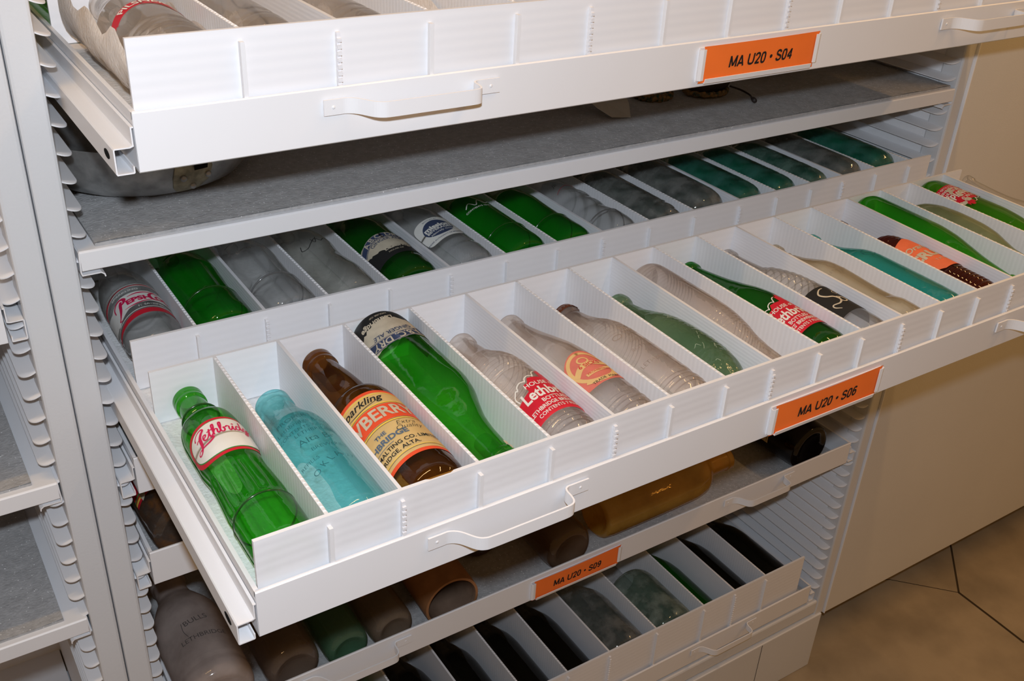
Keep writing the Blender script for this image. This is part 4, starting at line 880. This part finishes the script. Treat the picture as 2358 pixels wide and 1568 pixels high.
for i, mt, lb in ((10, 'smoke', 'smoky grey round-bottomed bottle, first of the round-bottomed ones'), (11, 'sea_dk', 'dark sea-green round-bottomed bottle right of the smoky grey one'), (12, 'sea_dk', 'sea-green round-bottomed bottle, third from the left of its kind'),
                  (13, 'sea', 'dusty pale sea-green round-bottomed bottle in the middle of its kind'), (14, 'smoke', 'brownish smoky round-bottomed bottle, third from the right end'), (15, 'sea_dk', 'shiny dark teal round-bottomed bottle, second from the right end'), (16, 'sea_dk', 'dark green round-bottomed bottle at the right end of the rear row')):
    R = .0325
    put(i, 'glass_bottle', lb, rl(R), G[mt], RY + .001, row='r', punt=0, mod=None)

# --- top tray: clear bottles in foam
def foam_wrap(x, y0, y1, fz, label, R=.036, seed=1, open_=1.0, hw=.0375):
    r2 = random.Random(seed); mb = MB(); n, mN = 22, 18; vs = []; 
    for j in range(mN + 1):
        y = y0 + (y1 - y0) * j / mN
        for i in range(n + 1):
            t = i / n * 2 - 1; a = t * 2.0 * open_
            wob = .0014 * math.sin(5 * t + j * .9 + seed) + .0012 * math.sin(j * 1.7 + i)
            xx = max(-hw, min(hw, R * math.sin(a) * 1.02 + wob * .3)); zz = R - R * math.cos(a) + wob + (.004 * max(0, abs(t) - .8) * math.sin(j * 1.1 + seed) * 6)
            vs.append((xx, y - y0, max(.0005, zz + .001)))
    up = [(v[0], v[1], v[2] + .0016) for v in vs]; k = len(vs); W_ = n + 1
    f = [(j * W_ + i, j * W_ + i + 1, (j + 1) * W_ + i + 1, (j + 1) * W_ + i) for j in range(mN) for i in range(n)]
    mb.add(vs + up, f + [tuple(k + q for q in reversed(t)) for t in f])
    o = mb.build('foam_wrap', M['foam_wrap'], None, smooth=True); o.location = (x, y0, fz)
    return tag(o, label, 'foam wrap', 'foam cradles in the top tray')
pil = [(0, .0275), (.004, .0305), (.012, .0322), (.022, .0314), (.026, .0322), (.040, .0314), (.044, .0322), (.10, .032), (.135, .030), (.16, .023), (.19, .0155)] + LIP(.235, .0138)
x, yw, hw = yc(0, X4, X4, .0035, 1.1955)
b = Bottle('glass_bottle', 'clear bottle with red Pilsner ribbon label in the top tray', 'bottle', 'clear bottles in the top tray', [(z, r * 1.02) for z, r in pil], G['clear'], x + .001, -.1525, FZ4 + .0045, roll=.05, mod=rings_(.004, .048, .010, .03), rings=130)
o = b.art('painted_label', M['red_p'], band(0, -.045, -.72, .72, .0405, .0535) + poly([(-.0255, -.0110), (-.0345, -.0170), (-.0310, -.0125), (-.0360, -.0080), (-.0290, -.0010)]) + poly([(.0255, -.0110), (.0345, -.0170), (.0310, -.0125), (.0360, -.0080), (.0290, -.0010)]), -.006, .090, .0004, label='red ribbon label')
b.art('lettering', M['white_p'], T('PILSNER', .0112, 0, .0020, bold=.02, arc=.046, sx=1.0), -.006, .090, .0008, o)
foam_wrap(x, -.150, .09, FZ4 + .0008, 'torn foam cradle around the Pilsner bottle in the top tray', seed=3, hw=.0385)
for i in range(1, 14):
    x, yw, hw = yc(i, X4, X4, .0035, 1.1955)
    lb = {1: 'clear bottle sunk in foam in the second cell of the top tray', 2: 'clear bottle in the third cell of the top tray'}.get(i)
    if i <= 3:
        if lb: Bottle('glass_bottle', lb, 'bottle', 'clear bottles in the top tray', [(z, r * .92) for z, r in pil], G['clear'], x, -.12 if i == 1 else -.135, FZ4 + .0045)
        foam_wrap(x, -.150, .09, FZ4 + .0008, {1: 'foam cradle in the second cell of the top tray', 2: 'foam cradle in the third cell of the top tray', 3: 'foam cradle in the fourth cell of the top tray'}[i], seed=i + 5, R=.036, hw=min(.0385, hw - .0005), open_=.8)
# dark green bottle behind the grid, against the left side wall
Bottle('glass_bottle', 'dark green bottle standing out behind the foam at the top left corner', 'bottle', None, [(0, .030), (.006, .036), (.02, .038), (.15, .038), (.18, .03), (.2, .016), (.26, .014)], G['green_dk'], .044, .128, FZ4, roll=0, mouth=False)

# ------------------------------------------------------------------ on the open flat shelf
# shallow aluminium pan
PX, PY = .082, .172; pr = [(0.0, .000), (.070, .000), (.088, .002), (.100, .008), (.109, .018), (.1145, .030), (.1175, .044), (.1185, .058), (.1190, .0585), (.1165, .0580), (.1150, .044), (.107, .020), (.085, .005), (0, .0035)]
mb = MB(); n = 96
vs = []
for r, z in pr:
    for k in range(n): a = 2 * PI * k / n; vs.append((r * math.cos(a), r * math.sin(a), z))
mb.add(vs, [(i * n + k, i * n + (k + 1) % n, (i + 1) * n + (k + 1) % n, (i + 1) * n + k) for i in range(len(pr) - 1) for k in range(n)])
pan = empty('metal_pan', (PX, PY, FZ5 + .0006), 'battered round aluminium pan on the grey foam at left', 'pan')
bd = mb.build('body', M['alu'], pan, smooth=True)
def psurf(u, v, off):
    zz = [p[1] for p in pr[1:8]]; rr = [p[0] for p in pr[1:8]]; r = float(np.interp(v, zz, rr)) + off; a = u / .115 - PI / 2; return (r * math.cos(a), r * math.sin(a), v)
pa = -.98 + PI / 2          # direction of the bracket
U = .016
pl = art('bracket_plate', M['brass'], poly([(-.017, .014), (-.013, .0085), (.000, .0065), (.014, .0085), (.021, .018), (.023, .034), (.018, .048), (-.010, .048), (-.016, .040), (-.018, .026)]), lambda u, v, off: psurf(u + U, v, off), .0016, bd, .004)
sm = pl.modifiers.new('thick', 'SOLIDIFY'); sm.thickness = .0014
art('slot_hole', M['dark'], poly([(.002, .0335), (.016, .0335), (.0165, .043), (.0015, .043)]), lambda u, v, off: psurf(u + U, v, off), .0036, pl, .004)
for u, v in ((-.008, .026), (.004, .0140), (.0185, .0250)):
    p = Vector(psurf(u + U, v, .0030)); mb = MB(); mb.dome(p, .0034, (p.x, p.y, -.01), 12, .7); mb.build('rivet', M['alu'], pl, smooth=True)

# paper slip, bent
mb = MB(); q = [(-.030, .006, .022), (-.022, -.012, .012), (-.008, -.026, .002), (.018, -.032, .0005), (.028, -.014, .012), (.034, .004, .020), (.012, .022, .024), (-.016, .020, .026)]
mb.add(q + [(a, b_, c + .0006) for a, b_, c in q] + [(0, 0, .0135), (0, 0, .0141)], [(i, (i + 1) % 8, 16) for i in range(8)] + [(8 + (i + 1) % 8, 8 + i, 17) for i in range(8)] + [(i, 8 + i, 8 + (i + 1) % 8, (i + 1) % 8) for i in range(8)])
o = mb.build('paper_slip', M['paper'], None, smooth=False); o.location = (.655, .117, FZ5 + .001); tag(o, 'curled white paper slip lying on the grey foam', 'paper')
# dark purse with braided edge behind the paper
def braid_loop(pts, r, name, parent):
    P = smooth_path(pts, 10); mb = MB()
    for ph in (0, PI):
        L = 0; out = []
        for i, p in enumerate(P):
            if i: L += (p - P[i - 1]).length
            d = (P[min(i + 1, len(P) - 1)] - P[max(0, i - 1)]).normalized(); s = d.cross(Vector((0, 0, 1))).normalized(); a = L / .0075 * 2 + ph
            out.append(p + s * math.cos(a) * r * .6 + Vector((0, 0, 1)) * math.sin(a) * r * .6)
        mb.tube(out, r, 8)
    return mb.build(name, M['braid'], parent, smooth=True)
def pouch(name, label, x, y, a, b_, h, rot=0):
    root = empty(name, (x, y, FZ5 + .001), label, 'pouch'); root.rotation_euler.z = rot
    mb = MB(); n, mN = 36, 12; vs = []
    for i in range(mN + 1):
        t = PI * i / mN
        for k in range(n):
            u = 2 * PI * k / n; s = math.sin(t) ** .6
            vs.append((a * s * math.copysign(abs(math.cos(u)) ** .7, math.cos(u)), b_ * s * math.copysign(abs(math.sin(u)) ** .7, math.sin(u)), h / 2 * (1 - math.cos(t)) + .0004))
    mb.add(vs, [(i * n + k, i * n + (k + 1) % n, (i + 1) * n + (k + 1) % n, (i + 1) * n + k) for i in range(mN) for k in range(n)])
    bo = mb.build('body', M['leather'], root, smooth=True)
    braid_loop([(a * .9 * math.cos(t), b_ * 1.02 * math.sin(t), .0045) for t in [PI + PI * k / 10 for k in range(11)]], .0028, 'braided_trim', root)
    return root
p1 = pouch('leather_pouch', 'black leather pouch with braided trim and tasselled cord',  .842, .136, .038, .030, .042)
mb = MB(); P = smooth_path([(.030, -.022, .010), (.042, -.032, .006), (.046, -.046, .0025), (.036, -.062, .0025)], 8); mb.tube(P, .0013, 8); mb.build('cord', M['leather'], p1, smooth=True)
mb = MB(); mb.tube([(.036, -.062, .0035), (.0345, -.064, .0035), (.032, -.069, .0035), (.030, -.073, .0032)], [.0018, .0026, .0034, .0030], 10); mb.build('tassel', M['leather'], p1, smooth=True)
c = braid_loop([(-.026, .012, .004), (-.027, -.010, .004), (-.012, -.022, .004), (.010, -.018, .004), (.022, .002, .005), (.020, .016, .006)], .0042, 'braided_cord', None)
c.location = (.765, .148, FZ5 + .001); tag(c, 'loop of tan and dark braided cord beside the black pouch', 'cord')
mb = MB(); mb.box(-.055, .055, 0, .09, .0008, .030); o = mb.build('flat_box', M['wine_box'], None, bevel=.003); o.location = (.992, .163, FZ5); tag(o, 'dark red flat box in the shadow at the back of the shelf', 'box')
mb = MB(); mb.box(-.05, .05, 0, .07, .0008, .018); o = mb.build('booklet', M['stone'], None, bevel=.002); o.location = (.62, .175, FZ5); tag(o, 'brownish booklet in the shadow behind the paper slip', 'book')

# ------------------------------------------------------------------ tray S08 / S07
b = Bottle('glass_jar', 'rust-stained glass jar with red, yellow and green label, left end of its tray', 'jar', None, [(0, .034), (.005, .0400), (.015, .0425), (.10, .0425), (.12, .037), (.135, .026), (.16, .025), (.165, .022)], G['jar_rust'],   .0385, .0135, FZ8)
o = b.art('paper_label', M['red_p'], poly([(-.045, .046), (.045, .046), (.045, .090), (-.045, .090)]), -.012, 0, .0004, label='bright red, yellow and green label')
b.art('label_stripe', M['yellow_p'], rib([(-.045, .0525), (0, .0505), (.045, .054)], .0035) + ell(-.018, .060, .008, .004) + ell(.01, .064, .009, .004), -.012, 0, .0007, o)
b.art('label_stripe', M['moss_p'], rib([(-.045, .057), (-.02, .058), (.0, .057), (.045, .061)], .003) + ell(.024, .066, .006, .005), -.012, 0, .0009, o)
b.art('label_figure', M['cream_p'], poly([(-.030, .042), (-.024, .046), (-.022, .056), (-.018, .060), (-.025, .064), (-.031, .056)]), -.012, 0, .0011, o)
Bottle('glass_bottle', 'very dark bottle in the half-hidden tray at the left post', 'bottle', None, [(0, .028), (.005, .033), (.015, .035), (.14, .035), (.17, .026), (.19, .015), (.24, .014)], G['black'], .034, .030, FZ7, mouth=False)

# ------------------------------------------------------------------ tray S09, loose bottles
b = Bottle('milk_bottle', 'large frosted grey milk bottle at the lower left with raised lettering', 'bottle', 'loose bottles on the foam of the S09 tray', [(0, .0385), (.005, .0440), (.014, .0462), (.028, .0455), (.036, .0462), (.120, .0462), (.145, .0430), (.168, .0340), (.190, .0240), (.205, .0215), (.222, .0215), (.224, .0245), (.236, .0245), (.239, .0215)], G['frost'], .0485, .010, FZ9, tilt=0)
b.art('raised_lettering', M['stone_in'] if False else paint('dusty_relief', (.09, .075, .07), .5, .3), T('BULLS', .0120, 0, .0, rot=.15) + T('LETHBRIDGE', .0105, .002, -.030) + rib([(-.016, -.024), (-.019, -.012), (-.018, .002)], .0008), .002, .098, .0005, label='raised lettering')
Bottle('glass_bottle', 'brownish glass bottle right of the milk bottle, base forward', 'bottle', 'loose bottles on the foam of the S09 tray', [(0, .0300), (.005, .0350), (.014, .0370), (.13, .0370), (.155, .031), (.18, .019), (.2, .0150)] + LIP(.25, .0150), glass('brown_grey_glass', (.70, .62, .55), haze=.32, hazecol=(.40, .31, .25), edge=2.2), .146, .012, FZ9, punt=.009)
Bottle('glass_bottle', 'pale green bottle with its round base forward, second from the milk bottle', 'bottle', 'loose bottles on the foam of the S09 tray', [(0, .0250), (.005, .0295), (.014, .0312), (.13, .0312), (.155, .026), (.18, .017), (.2, .0140)] + LIP(.24, .0140), glass('pale_leaf_glass', (.52, .70, .56), haze=.3, hazecol=(.20, .38, .25), edge=2.2), .2225, .0125, FZ9, punt=.008)
b = Bottle('glass_bottle', 'clear bottle with brown diamond Lethbridge Alberta label', 'bottle', 'loose bottles on the foam of the S09 tray', [(0, .0250), (.005, .0300), (.014, .0318), (.13, .0318), (.155, .026), (.18, .017), (.2, .0140)] + LIP(.24, .0140), glass('faint_brown_glass', (.74, .66, .58), haze=.28, hazecol=(.44, .36, .28), edge=2.6), .290, .0125, FZ9, punt=.008)
o = b.art('paper_label', M['stone'], poly([(-.024, .0), (-.016, .012), (0, .018), (.016, .012), (.024, 0), (.016, -.010), (0, -.014), (-.016, -.010)]), -.006, .066, .0004, label='brown diamond paper label')
b.art('lettering', M['blk_p'], T('LETHBRIDGE', .0060, 0, .001, bold=.02) + T('ALBERTA', .0050, 0, -.006, bold=.02) + T('BREWERY', .0050, 0, .008, bold=.01), -.006, .066, .0008, o)
# stoneware pipe-like crock lying open end forward
def crock(name, label, x, y, R, L, mat, matin, fz, yaw=0, cat='crock'):
    pr = [(R * .60, L), (R * .98, L - .004), (R, L - .02), (R, .01), (R * .99, .0), (R * .90, 0.0), (R * .88, .004), (R * .87, .02), (R * .86, L - .02), (0, L - .016)]
    mb = MB(); n = 56; vs = [(0, 0, L)]
    mb.add([(0, 0, L)] + [(pr[0][0] * math.sin(2 * PI * k / n), -pr[0][0] * math.cos(2 * PI * k / n), L) for k in range(n)], [(0, 1 + k, 1 + (k + 1) % n) for k in range(n)])
    for i in range(len(pr) - 1):
        vs = []
        for r, z in (pr[i], pr[i + 1]):
            for k in range(n): a = 2 * PI * k / n; vs.append((r * math.sin(a), -r * math.cos(a), z))
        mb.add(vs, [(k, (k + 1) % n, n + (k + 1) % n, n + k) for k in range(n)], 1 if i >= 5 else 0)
    o = mb.build(name, [mat, matin], None, smooth=True)
    Mx = Matrix.Rotation(yaw, 4, 'Z') @ Matrix.Rotation(-PI / 2, 4, 'X'); Mx.translation = Vector((x, y, fz + R + .0006)); o.matrix_world = Mx
    return tag(o, label, cat)
crock('stoneware_jar', 'brown stoneware cylinder lying with its dark open end forward', .3805, .012, .0415, .22, M['stone'], M['stone_in'], FZ9, -.04, 'jar')
Bottle('glass_bottle', 'tan-brown bottle lying behind, between the stoneware cylinder and round bottle base', 'bottle', 'loose bottles on the foam of the S09 tray', [(0, .030), (.005, .0345), (.014, .0362), (.10, .0362), (.12, .03), (.15, .018)] + LIP(.21, .0150), glass('tan_brown_glass', (.55, .38, .25), haze=.35, hazecol=(.26, .16, .09), edge=2), .490, .105, FZ9)
Bottle('glass_bottle', 'brown-grey bottle showing a thick round base left of the honey-coloured bottle', 'bottle', 'loose bottles on the foam of the S09 tray', [(0, .0330), (.005, .0385), (.014, .0405), (.13, .0405), (.155, .034), (.18, .019), (.2, .0150)] + LIP(.25, .0150), glass('umber_glass', (.62, .48, .36), haze=.3, hazecol=(.34, .24, .16), edge=2.2), .590, .016, FZ9, punt=.010)
# honey bottle lying across
b = Bottle('glass_bottle', 'large honey-coloured bottle lying across the tray, neck to the right', 'bottle', 'loose bottles on the foam of the S09 tray', [(0, .034), (.006, .040), (.016, .0425), (.19, .0425), (.215, .0395), (.232, .030), (.240, .0200), (.246, .0185), (.282, .0185), (.283, .0200), (.292, .0200), (.295, .018)], G['honey'], .668, .0620, FZ9, yaw=-PI / 2 + .035, punt=.012)
b = Bottle('glass_bottle', 'very dark brown bottle with tan label at the right end of the S09 tray', 'bottle', 'loose bottles on the foam of the S09 tray', [(0, .0380), (.006, .0440), (.018, .0465), (.16, .0465), (.19, .037), (.21, .020)] + LIP(.26, .0165), G['black_brown'], 1.108, .014, FZ9, punt=.012)
o = b.art('paper_label', M['tan_p'], poly([(-.055, .060), (.055, .060), (.055, .135), (-.055, .135)]), -.028, 0, .0004, label='tan paper label')
b.art('border_line', M['blk_p'], rib([(-.052, .063), (.052, .063)], .0008, sm=False) + rib([(.052, .063), (.052, .132)], .0008, sm=False) + T('CROWN', .010, .01, .085) + T('LETHBRIDGE', .008, .01, .072), -.028, 0, .0007, o)

# ------------------------------------------------------------------ lowest tray
G['jar'] = glass('pale_grey_green_glass', (0.62, 0.72, 0.66), haze=.40, hazecol=(.36, .44, .38), edge=3, mottle=.5)
cyl = lambda R, L=.25: [(0, R * .84), (.005, R * .95), (.014, R), (L * .44, R), (L * .54, R * .93), (L * .64, R * .70), (L * .74, R * .46), (L - .02, .0135)] + LIP(L, .0148)
BY = .0145
for i, mt, lb, R, L in ((11, 'black', 'black-green wine-shouldered bottle in the rightmost filled cell of the lowest tray', .0365, .27), (12, 'black', 'black bottle at the right end of the lowest tray', .0405, .27), (10, 'green_dk', 'dark green bottle between black bottle and pale jar in the lowest tray', .032, .27),
                        (9, 'jar', 'pale green wide jar in the lowest tray', .0500, .155), (8, 'smoke', 'grey clear cylinder bottle left of the pale green jar in the lowest tray', .0480, .25), (7, 'black', 'black bottle directly left of the grey cylinder bottle in the lowest tray', .0365, .27),
                        (6, 'black', 'black bottle, second left of the grey cylinder bottle in the lowest tray', .0365, .27), (5, 'black', 'scuffed black bottle, third left of the grey cylinder bottle', .0365, .27), (4, 'black', 'black round-shouldered bottle, fourth left of the grey cylinder bottle', .0380, .27),
                        (3, 'green_dk', 'dark green bottle, leftmost one visible in the lowest tray', .0365, .27)):
    p = [(0, R * .84), (.005, R * .95), (.014, R), (.11, R), (.125, R * .97), (.138, R * .85), (.147, R * .6), (.15, R * .5)] if i == 9 else cyl(R, L)
    put(i, 'glass_jar' if i == 9 else 'glass_bottle', lb, p, G[mt], BY, row='l', mouth=(i != 9))
